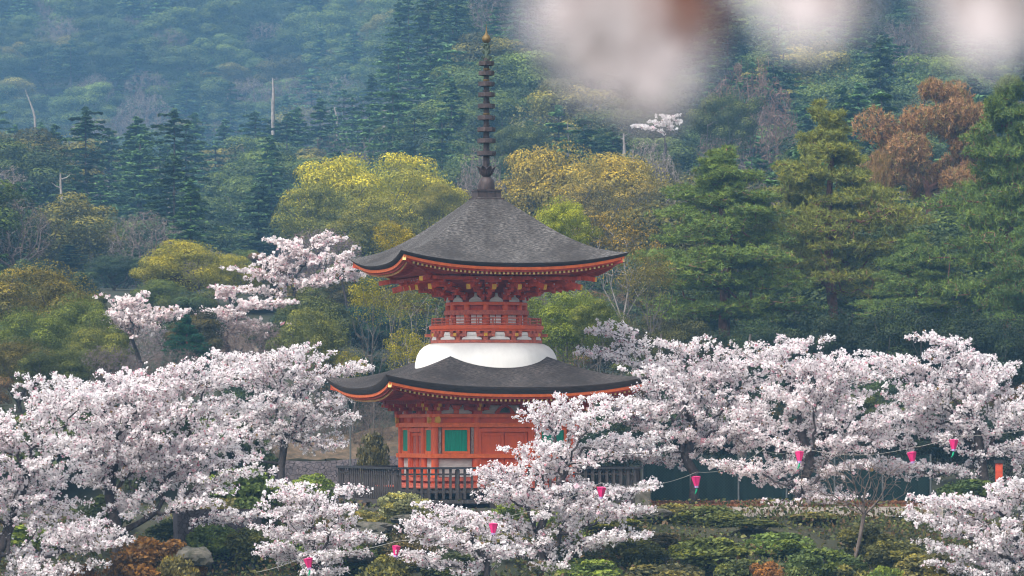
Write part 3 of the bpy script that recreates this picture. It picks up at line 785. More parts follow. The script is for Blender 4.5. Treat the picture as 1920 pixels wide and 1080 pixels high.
# --- pine: needle tufts on tiers of spreading branches
def tufts(C, ax, k=10, L_=.26, wd=.034):
    n = len(C); d = unit(ax[:, None] * .55 + rnd_dir(n * k).reshape(n, k, 3)); ll = L_ * rng.uniform(.7, 1.2, (n, k, 1))
    s = unit(np.cross(d, rnd_dir(n * k).reshape(n, k, 3))) * wd * .5
    c = C[:, None]; v = np.stack([c - s + d * ll * .08, c + s + d * ll * .08, c + d * ll], 2)
    return v.reshape(-1, 3), np.arange(n * k * 3).reshape(-1, 3)
def pine(H=13., Rr=4.2, base=.28, tiers=9, nt=2600, lean=.3, pads=5, needle=.27, wd=.036, k=10, taper=.86):
    pts = []; top = np.array([lean, 0, H]); z = base
    for t in range(tiers):
        f = t / (tiers - 1); zz = H * (base + (1 - base) * (f ** .9)); L0 = Rr * (1.0 - taper * f ** 1.35) * (.75 + .25 * min(1, f * 5 + .6))
        nb = max(3, int(pads + 1 - 2 * f)); off = rng.uniform(0, 6.28)
        for j in range(nb):
            a_ = off + 6.283 * j / nb + rng.normal() * .3; L_ = L0 * rng.uniform(.6, 1.15)
            for sp in rng.uniform(.35, 1.0, int(rng.integers(3, 6))):
                aa = a_ + rng.normal() * .28; pr_ = rng.uniform(.20, .34) * L_ + .18
                c = np.array([np.cos(aa) * L_ * sp, np.sin(aa) * L_ * sp, zz + .16 * L_ * sp + rng.normal() * .30]) + top * [1, 1, 0] * (zz / H)
                m_ = int(nt / tiers / nb * .24 * (.5 + 1.2 * pr_)); b_ = in_ball(m_) * [pr_ * 1.15, pr_ * 1.15, .15 + .15 * pr_]
                b_[:, 2] += -.10 * (b_[:, 0] ** 2 + b_[:, 1] ** 2); pts.append(c + b_)
    pts.append(top + in_ball(int(nt * .03)) * [.35, .35, .7] + [0, 0, -.5])
    pts = np.concatenate(pts)
    sub = pts[rng.random(len(pts)) < .30]
    ns = 14; zs = np.linspace(-1.5, H * .97, ns); root = np.stack([lean * zs / H + .12 * np.sin(zs * .6), .1 * np.cos(zs * .5), zs], 1)
    P, par, od = mst(sub, root, .12); r, _ = tree_radii(P, par, od, .011, 2.25, .27)
    r[:ns] = np.maximum(r[:ns], np.linspace(.2, .03, ns))
    tr = [(v, f, 0, None) for v, f in tubes(P, par, r, .035, 7, 3)]
    ax = unit(rng.normal(size=pts.shape) * .5 + [0, 0, .9])
    v, f = tufts(pts, ax, k, needle, wd)
    kk = np.repeat(grey(len(pts), .62, 1.35) * np.where(rng.random((len(pts), 1)) < .3, np.array([[1.35, 1.2, .8]]), 1.0), k, 0)
    return [(v, f, 0, kk)], tr
def shrub(Rr=1.0, H=1.5, lobes=14, per=120, leaf=.10, lit_flush=.65):
    cr, tr = broadleaf(H, Rr, .10, lobes, per, leaf, (.14, .34), lit_flush, bias=.5, tip=.012)
    return cr, tr

PROTO = {}
def proto(name, crown, trunk, cm, tm): PROTO[name] = (np_mesh(name + '_crown', crown, [cm]), np_mesh(name + '_trunk', trunk, [tm]))
def single(name, crown, trunk, cm, tm): PROTO[name] = np_mesh(name, crown + [(v, f, 1, c) for v, f, m_, c in trunk], [cm, tm])
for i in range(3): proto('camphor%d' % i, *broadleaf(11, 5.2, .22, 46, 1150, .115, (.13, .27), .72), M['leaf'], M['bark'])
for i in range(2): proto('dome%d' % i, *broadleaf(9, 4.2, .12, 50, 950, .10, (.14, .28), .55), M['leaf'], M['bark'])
proto('loose', *broadleaf(9, 4.0, .3, 40, 300, .12, (.10, .22), .5, .8, tip=.02), M['leaf'], M['bark'])
proto('loose1', *broadleaf(10, 4.0, .35, 44, 220, .12, (.10, .2), .5, .7, tip=.018), M['leaf'], M['bark_pale'])
proto('fir_tree0', *fir(15, 3.8, .06, .6, 9, 80, .17), M['needle'], M['bark'])
for i in range(3): proto('pine%d' % i, *pine(13, 4.3, (.34, .38, .32)[i], (8, 9, 8)[i], 7600, (.4, -.3, .2)[i], 6, .25, .040, 12), M['needle'], M['bark_pine'])
def ragged_pine(H=12., Rr=5., lobes=30, per=300):
    d = rnd_dir(lobes * 3); d = d[d[:, 2] > -.35][:lobes]; cen = d * [Rr * .8, Rr * .8, H * .27] * rng.uniform(.55, 1.1, (len(d), 1)) + [0, 0, H * .68]
    pts = np.concatenate([c + in_ball(per) * [r_ * 1.1, r_ * 1.1, r_ * .62] for c, r_ in zip(cen, rng.uniform(.7, 1.35, len(cen)))])
    sub = pts[rng.random(len(pts)) < .2]; zs = np.linspace(-1.5, H * .62, 9); root = np.stack([.2 * np.sin(zs * .5), .1 * np.cos(zs * .4), zs], 1)
    P, par, od = mst(sub, root, .25); r, _ = tree_radii(P, par, od, .011, 2.25, .27)
    v, f = tufts(pts, unit(rng.normal(size=pts.shape) * .6 + [0, 0, .6]), 10, .23, .042)
    kk = np.repeat(grey(len(pts), .55, 1.35) * np.where(rng.random((len(pts), 1)) < .25, np.array([[.7, .95, .8]]), 1.0), 10, 0)
    return [(v, f, 0, kk)], [(v_, f_, 0, None) for v_, f_ in tubes(P, par, r, .035, 7, 3)]
proto('dead_pine', *ragged_pine(), M['needle'], M['bark_pine'])
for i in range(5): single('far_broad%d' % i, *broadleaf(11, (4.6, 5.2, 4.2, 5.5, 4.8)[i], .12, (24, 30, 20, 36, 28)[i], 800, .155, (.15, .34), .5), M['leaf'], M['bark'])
for i in range(5): single('far_fir%d' % i, *fir(15 + i % 3, (3.6, 4.4, 3.2, 4.8, 4.0)[i], .1, (.75, 1.0, .7, 1.15, .9)[i], (7, 6, 7, 6, 7)[i], 70, .24, (.8, .6, .9, .55, .7)[i]), M['needle'], M['bark'])
for i in range(3):
    g, g2 = bare(10, (4.2, 3.6, 5)[i], 520, .022); PROTO['far_bare%d' % i] = np_mesh('bare_far', [(v, f, 0, c) for v, f, m_, c in g] + [g2], [M['twig'], M['leaf']])
for i in range(2):
    g, g2 = bare(8, (3.8, 4.4)[i], 900, .010); PROTO['bare%d' % i] = (np_mesh('bare_crown', [(g2[0], g2[1], 0, g2[3])], [M['leaf']]), np_mesh('bare_trunk', g, [M['twig']]))
for i in range(4): proto('shrub%d' % i, *shrub(1.15, 2.0, (22, 30, 18, 26)[i], (320, 280, 360, 300)[i], (.10, .085, .11, .095)[i]), M['leaf'], M['bark'])

PSIZE = {}
def psize(k):
    if k not in PSIZE:
        me = PROTO[k][0] if isinstance(PROTO[k], tuple) else PROTO[k]
        v = np.zeros(len(me.vertices) * 3, np.float32); me.vertices.foreach_get('co', v); v = v.reshape(-1, 3)
        PSIZE[k] = (np.percentile(v[:, 2], 99.5), np.percentile(np.abs(v[:, :2]), 97))
    return PSIZE[k]
def put_tree(kind, name, px, ytop, rpx, Y, color, label, cat='tree', group=None, rz=None, zbase=None):
    """a tree whose crown is centred on the line of sight px at distance Y, standing on the hill"""
    x = (px - 960) / F * Y; zb = tzf(x, Y) if zbase is None else zbase
    h = ZC + (HZ - ytop) / F * Y - zb; H, Rr = psize(kind); rz = rng.uniform(0, 6.28) if rz is None else rz
    root = empty(name, (x, Y, zb), rz); s = h / H; sx = rpx / F * Y / Rr
    root.scale = (sx, sx, s); tag(root, label, cat, group)
    c, t = PROTO[kind]; cr = link('crown', c, root, color=color); link('trunk', t, root)
    if kind[:4] in ('camp', 'dome', 'loos'):
        q = min(1.0, 1.15 * sx / s); cr.scale = (1, 1, q); cr.location = (0, 0, H * (1 - q))
    KEYS.append((px, ytop, rpx, Y)); return root
KEYS = []

# ------------------------------------------------------------------ trees one can name, back to front
YG = (.42, .40, .035); OCH = (.35, .28, .045); TEAL = (.02, .06, .045); BG = (.30, .34, .025)
TREES = [
 # kind, name, px, ytop, rpx, Y, colour, label
 ('camphor0', 'camphor_tree', 655, 300, 105, 345, YG, 'yellow-green billowing evergreen tree rising to the left of the upper pagoda roof'),
 ('camphor1', 'camphor_tree', 760, 292, 105, 350, YG, 'yellow-green domed tree nearest the spire on its left side'),
 ('camphor2', 'camphor_tree', 605, 350, 75, 325, (.17, .19, .04), 'mid green billowing tree at the left foot of the yellow-green clump'),
 ('camphor1', 'camphor_tree', 705, 375, 85, 315, (.21, .21, .035), 'yellow-green tree in front of the two domed trees left of the roof'),
 ('camphor2', 'camphor_tree', 830, 345, 42, 310, (.22, .21, .035), 'small yellow-green tree peeping over the upper left roof slope'),
 ('camphor0', 'camphor_tree', 1050, 278, 105, 340, OCH, 'ochre billowing tree just right of the spire'),
 ('camphor2', 'camphor_tree', 1160, 292, 115, 335, OCH, 'broad ochre tree between the spire and the pines'),
 ('camphor1', 'camphor_tree', 1110, 345, 95, 320, (.22, .18, .045), 'olive-ochre tree in front of the broad ochre tree'),
 ('dome0', 'broadleaf_tree', 1050, 377, 56, 222, BG, 'bright lime-green rounded tree over the upper right roof slope'),
 ('loose', 'broadleaf_tree', 740, 412, 40, 205, (.36, .29, .02), 'thin tree with bright yellow leaf tufts above the upper left roof slope'),
 ('loose1', 'broadleaf_tree', 1165, 395, 70, 232, (.30, .21, .03), 'thin yellow-brown tree with pale trunk between roof and pines'),
 ('loose', 'broadleaf_tree', 1215, 470, 50, 215, (.20, .17, .03), 'sparse olive tree with leaning pale trunk beside the leftmost pine'),
 ('loose', 'broadleaf_tree', 700, 515, 45, 190, (.32, .29, .02), 'bright yellow-green leafy tree under the left tip of the upper roof'),
 ('loose1', 'broadleaf_tree', 780, 525, 55, 186, (.19, .19, .03), 'olive leafy tree with pale leaning branch left of the round storey'),
 ('loose', 'broadleaf_tree', 765, 615, 45, 180, (.32, .29, .02), 'low yellow-green leafy tree left of the white mound'),
 ('loose1', 'broadleaf_tree', 660, 655, 34, 180, (.30, .27, .02), 'small yellow-green tree behind the left eave of the lower roof'),
 ('dome1', 'broadleaf_tree', 1060, 545, 72, 192, (.18, .23, .025), 'dense green tree right of the round storey and white mound'),
 ('dome0', 'broadleaf_tree', 1120, 560, 45, 188, (.16, .19, .03), 'olive green tree between the white mound and the right cherry'),
 ('dome0', 'broadleaf_tree', 592, 577, 66, 202, (.18, .20, .05), 'rounded dull green tree above the cherry left of the pagoda'),
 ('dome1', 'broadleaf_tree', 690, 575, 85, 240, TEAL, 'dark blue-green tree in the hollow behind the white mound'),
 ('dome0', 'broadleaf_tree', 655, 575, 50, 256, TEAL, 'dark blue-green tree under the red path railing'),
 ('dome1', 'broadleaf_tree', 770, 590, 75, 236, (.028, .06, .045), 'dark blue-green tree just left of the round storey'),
 ('dome0', 'broadleaf_tree', 80, 500, 110, 226, (.20, .17, .03), 'large olive domed tree at the left edge'),
 ('dome1', 'broadleaf_tree', 50, 585, 75, 206, (.13, .17, .03), 'green rounded tree in front of the olive dome at the left edge'),
 ('dome0', 'broadleaf_tree', 140, 560, 72, 210, (.14, .18, .035), 'green rounded tree on the right flank of the olive dome'),
 ('dome1', 'broadleaf_tree', 175, 615, 66, 201, (.17, .19, .04), 'pale olive tree above the left cherry crowns'),
 ('dome0', 'broadleaf_tree', 35, 640, 75, 198, (.12, .105, .025), 'brownish olive tree low at the left edge over the cherries'),
 ('dome1', 'broadleaf_tree', 110, 655, 72, 195, (.09, .11, .025), 'dark olive tree directly above the leftmost cherry'),
 ('camphor2', 'camphor_tree', 430, 478, 52, 272, (.30, .29, .04), 'yellow-green tree half behind the pale bare hillside tree'),
 ('camphor2', 'camphor_tree', 345, 452, 82, 266, (.33, .31, .04), 'yellow-green tree behind the pale bare tree on the left hillside'),
 ('camphor2', 'camphor_tree', 300, 525, 52, 262, (.12, .16, .035), 'small green tree between the two hillside cherries'),
 ('bare0', 'bare_tree', 400, 470, 55, 288, (.28, .22, .20), 'pale leafless tree in front of the yellow-green hillside tree'),
 ('bare1', 'bare_tree', 460, 600, 75, 226, (.22, .16, .15), 'brown leafless tree standing over the stone steps'),
 ('bare0', 'bare_tree', 560, 640, 55, 212, (.18, .15, .12), 'grey-brown leafless tree right of the stone steps'),
 ('bare1', 'bare_tree', 265, 612, 75, 224, (.28, .22, .24), 'lilac-grey leafless tree left of the dark green pine'),
 ('bare0', 'bare_tree', 205, 650, 60, 198, (.17, .13, .13), 'dark grey leafless tree above the left cherry crowns'),
 ('bare1', 'bare_tree', 330, 655, 55, 197, (.17, .13, .12), 'brown leafless tree at the foot of the dark green pine'),
 ('bare0', 'bare_tree', 600, 430, 70, 300, (.24, .17, .17), 'mauve-brown leafless tree above the hillside cherry'),
 ('pine1', 'pine_tree', 352, 597, 46, 204, (.02, .085, .05), 'small dark blue-green pine with dense pads beside the stone steps'),
 ('fir_tree0', 'fir_tree', 485, 350, 80, 370, (.045, .085, .045), 'dark green fir with flat tiers above the hillside cherry'),
 ('fir_tree0', 'fir_tree', 130, 460, 55, 330, (.045, .08, .05), 'blue-green fir with flat tiers behind the olive dome'),
 ('fir_tree0', 'fir_tree', 1650, 75, 75, 420, (.05, .085, .04), 'tall tiered fir above the orange dead pine'),
 ('fir_tree0', 'fir_tree', 1450, 72, 50, 460, (.06, .105, .05), 'pointed pale green fir behind the brown dome on the right hillside'),
 ('bare0', 'bare_tree', 1405, 125, 85, 400, (.20, .125, .10), 'reddish brown leafless dome on the right hillside'),
 ('bare1', 'bare_tree', 1215, 270, 60, 345, (.30, .25, .22), 'pale leafless tree behind the broad ochre tree'),
 ('dome1', 'broadleaf_tree', 985, 232, 55, 384, (.08, .11, .045), 'blue-green rounded tree right behind the spire above the ochre trees'),
 ('bare0', 'bare_tree', 900, 280, 45, 352, (.24, .19, .17), 'grey leafless tree directly behind the spire base'),
 ('dome1', 'broadleaf_tree', 1365, 175, 60, 385, (.09, .12, .045), 'blue-green rounded tree below the reddish brown dome'),
 ('dome0', 'broadleaf_tree', 1240, 300, 50, 365, (.13, .13, .05), 'grey-olive rounded tree right behind the ochre tree'),
 ('pine0', 'pine_tree', 1367, 284, 135, 226, (.14, .20, .04), 'green pine with straight red trunk, leftmost of the tall pines'),
 ('pine1', 'pine_tree', 1562, 205, 130, 230, (.21, .23, .045), 'tallest yellow-tinged green pine in the middle of the pine group'),
 ('pine2', 'pine_tree', 1455, 420, 75, 245, (.11, .17, .05), 'darker small pine between the two tall pines'),
 ('pine2', 'pine_tree', 1890, 152, 125, 222, (.12, .18, .04), 'tall dark green pine at the right edge in front of the orange tree'),
 ('pine0', 'pine_tree', 1725, 440, 95, 225, (.13, .19, .045), 'broad low pine below the orange dead pine'),
 ('pine1', 'pine_tree', 1950, 330, 90, 218, (.10, .16, .04), 'dark pine cut by the right edge of the view'),
 ('dead_pine', 'dead_pine', 1745, 156, 125, 262, (.36, .20, .08), 'dead pine with rust-orange needles'),
 ('dead_pine', 'dead_pine', 1650, 290, 40, 250, (.30, .18, .06), 'small rust-tinged pine beside the tallest green pine'),
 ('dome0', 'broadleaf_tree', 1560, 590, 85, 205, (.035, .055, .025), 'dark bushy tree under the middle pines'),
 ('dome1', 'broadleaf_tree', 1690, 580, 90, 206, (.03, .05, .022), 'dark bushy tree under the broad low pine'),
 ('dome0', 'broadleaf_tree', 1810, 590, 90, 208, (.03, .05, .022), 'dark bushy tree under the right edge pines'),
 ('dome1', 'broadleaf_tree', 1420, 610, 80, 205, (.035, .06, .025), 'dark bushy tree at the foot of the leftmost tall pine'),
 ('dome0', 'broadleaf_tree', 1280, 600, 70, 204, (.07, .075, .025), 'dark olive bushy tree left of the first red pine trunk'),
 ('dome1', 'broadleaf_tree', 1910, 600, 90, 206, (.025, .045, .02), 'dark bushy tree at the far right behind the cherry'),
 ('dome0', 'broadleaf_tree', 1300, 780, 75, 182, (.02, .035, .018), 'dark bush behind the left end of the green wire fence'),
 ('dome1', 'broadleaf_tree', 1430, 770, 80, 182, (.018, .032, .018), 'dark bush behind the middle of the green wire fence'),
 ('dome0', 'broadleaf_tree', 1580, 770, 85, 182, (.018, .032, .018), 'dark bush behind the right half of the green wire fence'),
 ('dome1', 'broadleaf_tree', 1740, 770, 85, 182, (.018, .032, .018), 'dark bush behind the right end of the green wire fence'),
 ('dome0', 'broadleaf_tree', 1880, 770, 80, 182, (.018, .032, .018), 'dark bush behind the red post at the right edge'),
 ('dome0', 'broadleaf_tree', 690, 665, 60, 192, (.03, .06, .04), 'dark green tree just above the left side of the lower roof'),
 ('dome1', 'broadleaf_tree', 215, 480, 60, 300, (.05, .085, .05), 'blue-green rounded tree between olive dome and yellow-green hillside tree'),
 ('dome0', 'broadleaf_tree', 480, 565, 60, 275, (.10, .12, .04), 'green tree behind the low hillside cherry'),
 ('dome1', 'broadleaf_tree', 520, 605, 48, 232, (.06, .09, .035), 'dark green tree right of the stone steps'),
 ('loose1', 'broadleaf_tree', 240, 700, 50, 190, (.10, .08, .035), 'brownish sparse tree just above the second left cherry'),
 ('bare0', 'bare_tree', 610, 740, 42, 179, (.15, .11, .10), 'low grey-brown leafless tree above the cobbled wall'),
 ('bare1', 'bare_tree', 695, 745, 42, 178, (.13, .10, .09), 'low leafless tree just left of the red pagoda wall'),
 ('dome1', 'broadleaf_tree', 1180, 760, 60, 184, (.03, .05, .02), 'dark bush beyond the right end of the pagoda fence'),
]
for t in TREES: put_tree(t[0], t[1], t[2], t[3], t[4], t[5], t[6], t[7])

# ------------------------------------------------------------------ the forest on the mountain
def scatter(n_try, u0, u1, Y0, Y1, dmin, accept):
    pts = []; cell = {}
    for _ in range(n_try):
        Y = math.sqrt(random.uniform(Y0 * Y0, Y1 * Y1)); u = random.uniform(u0, u1); x = (u - 960) / F * Y
        if not accept(u, Y): continue
        k = (int(x // dmin), int(Y // dmin)); ok = True
        for i in (-1, 0, 1):
            for j in (-1, 0, 1):
                for q in cell.get((k[0] + i, k[1] + j), ()):
                    if (q[0] - x) ** 2 + (q[1] - Y) ** 2 < dmin * dmin: ok = False
        if ok: cell.setdefault(k, []).append((x, Y)); pts.append((u, x, Y))
    return pts
def hides_key(u, Y, top):
    for px, yt, rp, Yk in KEYS:
        if Yk > Y and abs(px - u) < rp + 40 and top < yt + rp * 1.2: return True
    return False
def forest(pts, mix, group_of, dark):
    for u, x, Y in pts:
        r_ = random.random(); z = tzf(x, Y)
        kind = mix(u, Y, r_)
        i = random.randrange(3 if kind == 'far_bare' else 5)
        sc = random.uniform(.70, 1.08) * (.86 if kind == 'far_fir' else 1.0) * (1.27 if Y > 860 else (.78 if Y < 430 and u < 850 else 1.0)); wide = {'far_fir': 1.6, 'far_broad': 1.38, 'far_bare': 1.1}[kind]; me = PROTO['%s%d' % (kind, i)]
        H = 15 if kind == 'far_fir' else 11
        top = HZ - (z + H * sc - ZC) / Y * F
        if Y < 380 and hides_key(u, Y, top):
            sc *= .45; top = HZ - (z + H * sc - ZC) / Y * F
            if hides_key(u, Y, top): continue
        v_ = random.uniform(.55, 1.5)
        if kind == 'far_fir': c = (.065 * v_, .125 * v_, .05 * v_)
        elif kind == 'far_broad':
            q = random.random()
            c = (.09 * v_, .135 * v_, .04 * v_) if q < .62 else ((.17 * v_, .165 * v_, .045 * v_) if q < .82 else (.055 * v_, .09 * v_, .045 * v_))
        else: c = (.22 * v_, .18 * v_, .145 * v_)
        nm, cat, lab, grp = group_of(kind, u, Y)
        o_ = link(nm, me, None, (x, Y, z - .2), c); o_.rotation_euler = (0, 0, random.uniform(0, 6.28))
        o_.scale = (sc * wide * random.uniform(.9, 1.12), sc * wide * random.uniform(.9, 1.12), sc)
        tag(o_, lab, cat, grp)
KN = {'far_fir': ('conifer', 'tree'), 'far_broad': ('broadleaf_tree', 'tree'), 'far_bare': ('bare_tree', 'tree')}
KW = {'far_fir': 'dark tiered conifer', 'far_broad': 'rounded leafy tree', 'far_bare': 'greyish leafless tree'}
def g_far(kind, u, Y): return (*KN[kind], 'small %s in the blue haze of the far upper left mountainside' % KW[kind], '%ss on the hazy far mountainside' % KW[kind])
def g_left(kind, u, Y): return (*KN[kind], '%s on the nearer blue-green ridge left of the spire' % KW[kind], '%ss on the ridge left of the spire' % KW[kind])
def g_right(kind, u, Y): return (*KN[kind], '%s on the steep slope right of the spire' % KW[kind], '%ss on the slope right of the spire' % KW[kind])
def g_mid(kind, u, Y): return (*KN[kind], '%s low on the hillside behind the pagoda' % KW[kind], '%ss low on the hillside' % KW[kind])
forest(scatter(9000, -120, 1010, 870, 1145, 9.3, lambda u, Y: smooth(520, 1000, u) < .8), lambda u, Y, r_: 'far_fir' if r_ < .20 else ('far_broad' if r_ < .82 else 'far_bare'), g_far, 0)
forest(scatter(6000, -130, 850, 385, 640, 8.6, lambda u, Y: True), lambda u, Y, r_: 'far_fir' if r_ < .60 else ('far_broad' if r_ < .90 else 'far_bare'), g_left, 0)
forest(scatter(7000, 850, 2110, 385, 680, 8.3, lambda u, Y: True), lambda u, Y, r_: 'far_fir' if r_ < .42 else ('far_broad' if r_ < .88 else 'far_bare'), g_right, 0)
forest(scatter(2200, -200, 2200, 240, 380, 7.0, lambda u, Y: not (330 < u < 560 and Y < 300)), lambda u, Y, r_: 'far_fir' if r_ < .35 else ('far_broad' if r_ < .8 else 'far_bare'), g_mid, 0)
n_th = 0
for u, x, Y in scatter(5000, -170, 2110, 183, 300, 3.75, lambda u, Y: not (370 < u < 480 and 225 < Y < 240)):
    z = tzf(x, Y); sc = random.uniform(.20, .36); top = HZ - (z + 11 * sc - ZC) / Y * F
    if any(Yk > Y and abs(px - u) < rp and top < yt + .7 * rp for px, yt, rp, Yk in KEYS): continue
    v_ = random.uniform(.6, 1.3); o_ = link('thicket_bush', PROTO['far_broad%d' % random.randrange(5)], None, (x, Y, z - .2), random.choice([(.09 * v_, .11 * v_, .03 * v_), (.13 * v_, .115 * v_, .04 * v_), (.05 * v_, .085 * v_, .045 * v_), (.14 * v_, .09 * v_, .05 * v_)]))
    o_.rotation_euler = (0, 0, random.uniform(0, 6.28)); o_.scale = (sc * 1.15, sc * 1.15, sc); n_th += 1
    tag(o_, 'low thicket bush covering the slope between the larger trees behind the pagoda', 'bush', 'thicket bushes on the slope')
# dead standing trunks
SN = [(115, 325, 435, 12, 360, 0, 'tall bare white snag above the olive dome at the left'), (66, 168, 222, 6, 625, -.33, 'thin leaning dead trunk on the hazy slope at the far left'), (512, 146, 190, 9, 610, 0, 'forked pale snag on the hazy slope left of the spire'),
      (305, 20, 85, 5, 1050, 0, 'thin dead trunk near the top of the far slope'), (720, 205, 240, 9, 560, 0, 'short white snag with a side branch left of the spire'), (1170, 250, 295, 10, 420, 0, 'white broken trunk above the broad ochre tree'),
      (172, 422, 490, 12, 345, -.12, 'broken pale snag right of the tall white one'), (632, 200, 225, 6, 600, -.2, 'small leaning snag above the yellow-green trees'), (318, 335, 385, 8, 430, -.1, 'thin leaning snag in the dark conifers'), (1065, 230, 285, 6, 430, 0, 'slim white dead trunk right of the spire'), (1497, 0, 130, 6, 520, 0, 'tall thin dead trunk at the top right of the slope')]
for px, y0, y1, wpx, Y, ln, lab in SN:
    p = at(px, y1, Y); h = (y1 - y0) / F * Y; r_ = wpx * .36 / F * Y
    mb = MB(); zz = np.linspace(-.25, 1, 9)
    mb.tube([(ln * h * max(t, 0) + .015 * h * math.sin(5 * t), 0, t * h if t > -.2 else min(-.3, tzf(p.x, Y) - p.z - .5)) for t in zz], [r_ * (1.1 - .75 * max(t, 0)) for t in zz], 7)
    for t, s_ in ((.55, 1), (.75, -1), (.9, 1)) if ln > -.3 else ():
        b_ = Vector((ln * h * t, 0, t * h)); mb.tube([b_, b_ + Vector((s_ * h * .09, .1, h * .03)), b_ + Vector((s_ * h * .17, .1, h * .10))], [r_ * .3, r_ * .2, r_ * .06], 5)
    o_ = mb.build('dead_tree', M['bark_pale'], None, 60); o_.location = p; tag(o_, lab, 'dead tree', 'dead trunks on the mountainside')

# ------------------------------------------------------------------ cherry trees
def cherry(name, root_px, Y, blobs, label, group, dens=1.0, flat=.26, color=(1, 1, 1), size=.044, per=8, trunk_r=.2, bend=None, depth=.8, spacing=.054, rootz=None):
    """blobs: (px, py, rx, ry [, dY]) masses of blossom; layered sprays fill them and branches grow out to them"""
    s = Y / F; pts = []; dirs = []
    rb = at(root_px[0], root_px[1], Y)
    for b_ in blobs:
        px, py, rx, ry = b_[:4]; dy = b_[4] if len(b_) > 4 else 0
        c = np.array(at(px, py, Y + dy)); RX, RZ = rx * s, ry * s; RY = min(max(RX * depth, .7), 2.8)
        vol = RX * RY * max(RZ, .35); nsp = max(5, int(6.3 * dens * vol ** .8 + 5))
        for _ in range(nsp):
            o_ = in_ball(1)[0] * [RX * .86, RY * .86, RZ * .86]; L_ = rng.uniform(.6, 1.3) * min(1.3, RX + .25)
            out = np.array([o_[0] + (px - root_px[0]) * s * .35, o_[1], 0]); out = out / (np.linalg.norm(out) + 1e-6)
            m_ = int(rng.integers(14, 26)); q = in_ball(m_) * [L_, .30 * L_, .62 * flat * min(1, .5 + RZ)]; out[2] = 0
            pq = np.stack([q[:, 0] * out[0] - q[:, 1] * out[1], q[:, 0] * out[1] + q[:, 1] * out[0], q[:, 2] + .22 * q[:, 0] - .10 * q[:, 0] ** 2], 1)
            pts.append(c + o_ + pq)
    pts = np.concatenate(pts)
    first = blobs[0]; top = np.mean([np.array(at(b_[0], b_[1], Y)) for b_ in blobs], 0)
    rb = np.array(rb); ground = tzf(rb[0], rb[1])
    k1 = rb * .6 + top * .4; k1[2] = rb[2] + .28 * (top[2] - rb[2]) + .2
    low = rb.copy(); low[2] = min(ground - .4, rb[2] - .4)
    chain = [low, rb, (rb + k1) / 2 + [.12, .1, .1], k1]
    if bend: chain = [low, rb] + [np.array(at(x_, y_, Y + d_)) for x_, y_, d_ in bend]
    pts = pts[pts[:, 2] > tz(pts[:, 0], pts[:, 1]) + .15]
    P, par, od = mst(pts, chain, .30)
    r, kids = tree_radii(P, par, od, .0068, 2.35, trunk_r)
    r[:len(chain)] = np.maximum(r[:len(chain)], trunk_r * .8)
    tr = [(v, f, 0, None) for v, f in tubes(P, par, r, .03, 8, 3)]
    tw = np.where((par >= 0) & (r < .030))[0]
    a_ = P[par[tw]]; d_ = P[tw] - a_; ln = np.linalg.norm(d_, axis=1)
    cnt = np.maximum(1, (np.minimum(ln, .9) / spacing * rng.uniform(.55, 1.25, len(tw)) * np.where(kids[tw] == 0, 1.25, .9)).astype(int))
    idx_ = np.repeat(np.arange(len(tw)), cnt); t = rng.random(len(idx_))[:, None]
    c = a_[idx_] + d_[idx_] * t + rng.normal(size=(len(idx_), 3)) * .030
    c = np.repeat(c, per, 0) + rng.normal(size=(len(c) * per, 3)) * .038
    n = len(c); v, f = cards(c, size * rng.lognormal(0, .36, n), np.tile([-.2, -.45, .85], (n, 1)), .42, 1, False)
    k = np.array([.93, .88, .885]) * np.repeat(rng.uniform(.90, 1.05, (n // per, 1)), per, 0) * rng.uniform(.94, 1.04, (n, 1)); q = rng.random(n)
    k[q < .11] = [.82, .60, .66]; k[q < .045] = [.60, .30, .34]; k[q < .02] = [.22, .14, .05]
    root = empty(name, tuple(rb)); tag(root, label, 'cherry tree', group)
    off = np.array(rb)
    link('trunk', np_mesh('cherry_limbs', [(v_ - off, f_, m_, c_) for v_, f_, m_, c_ in tr], [M['bark_cherry']], (0,)), root)
    link('blossom', np_mesh('cherry_blossom', [(v - off, f, 0, np.clip(k, 0, .95))], [M['blossom']]), root, color=color)
    return n
G1 = 'cherry trees in full blossom on the pagoda bank'
tot = 0
tot += cherry('cherry_tree', (-30, 1130), 141, [(30, 800, 90, 60), (60, 870, 100, 60), (20, 940, 80, 60), (110, 980, 90, 40), (60, 1050, 110, 40), (120, 760, 80, 50), (-60, 880, 80, 120), (-50, 1010, 80, 60), (180, 1010, 60, 25)], 'blossoming cherry tree filling the lower left corner', G1, 1.15, bend=[(-5, 1040, 0), (30, 960, .5), (50, 880, 0)])
tot += cherry('cherry_tree', (215, 1090), 144.5, [(130, 730, 90, 28), (250, 715, 95, 35), (340, 690, 60, 25), (330, 760, 120, 55), (200, 790, 120, 60), (300, 850, 130, 55), (180, 880, 80, 40), (400, 830, 60, 45), (360, 930, 75, 28), (430, 968, 42, 16), (250, 930, 60, 22), (410, 720, 50, 40), (270, 770, 80, 40), (150, 830, 70, 40), (250, 840, 90, 40), (420, 880, 60, 26), (330, 880, 70, 34), (180, 750, 60, 30)], 'broad blossoming cherry tree with dark forked limbs, second from the left', G1, 1.15, bend=[(222, 1000, 0), (205, 930, .3), (215, 850, .3)])
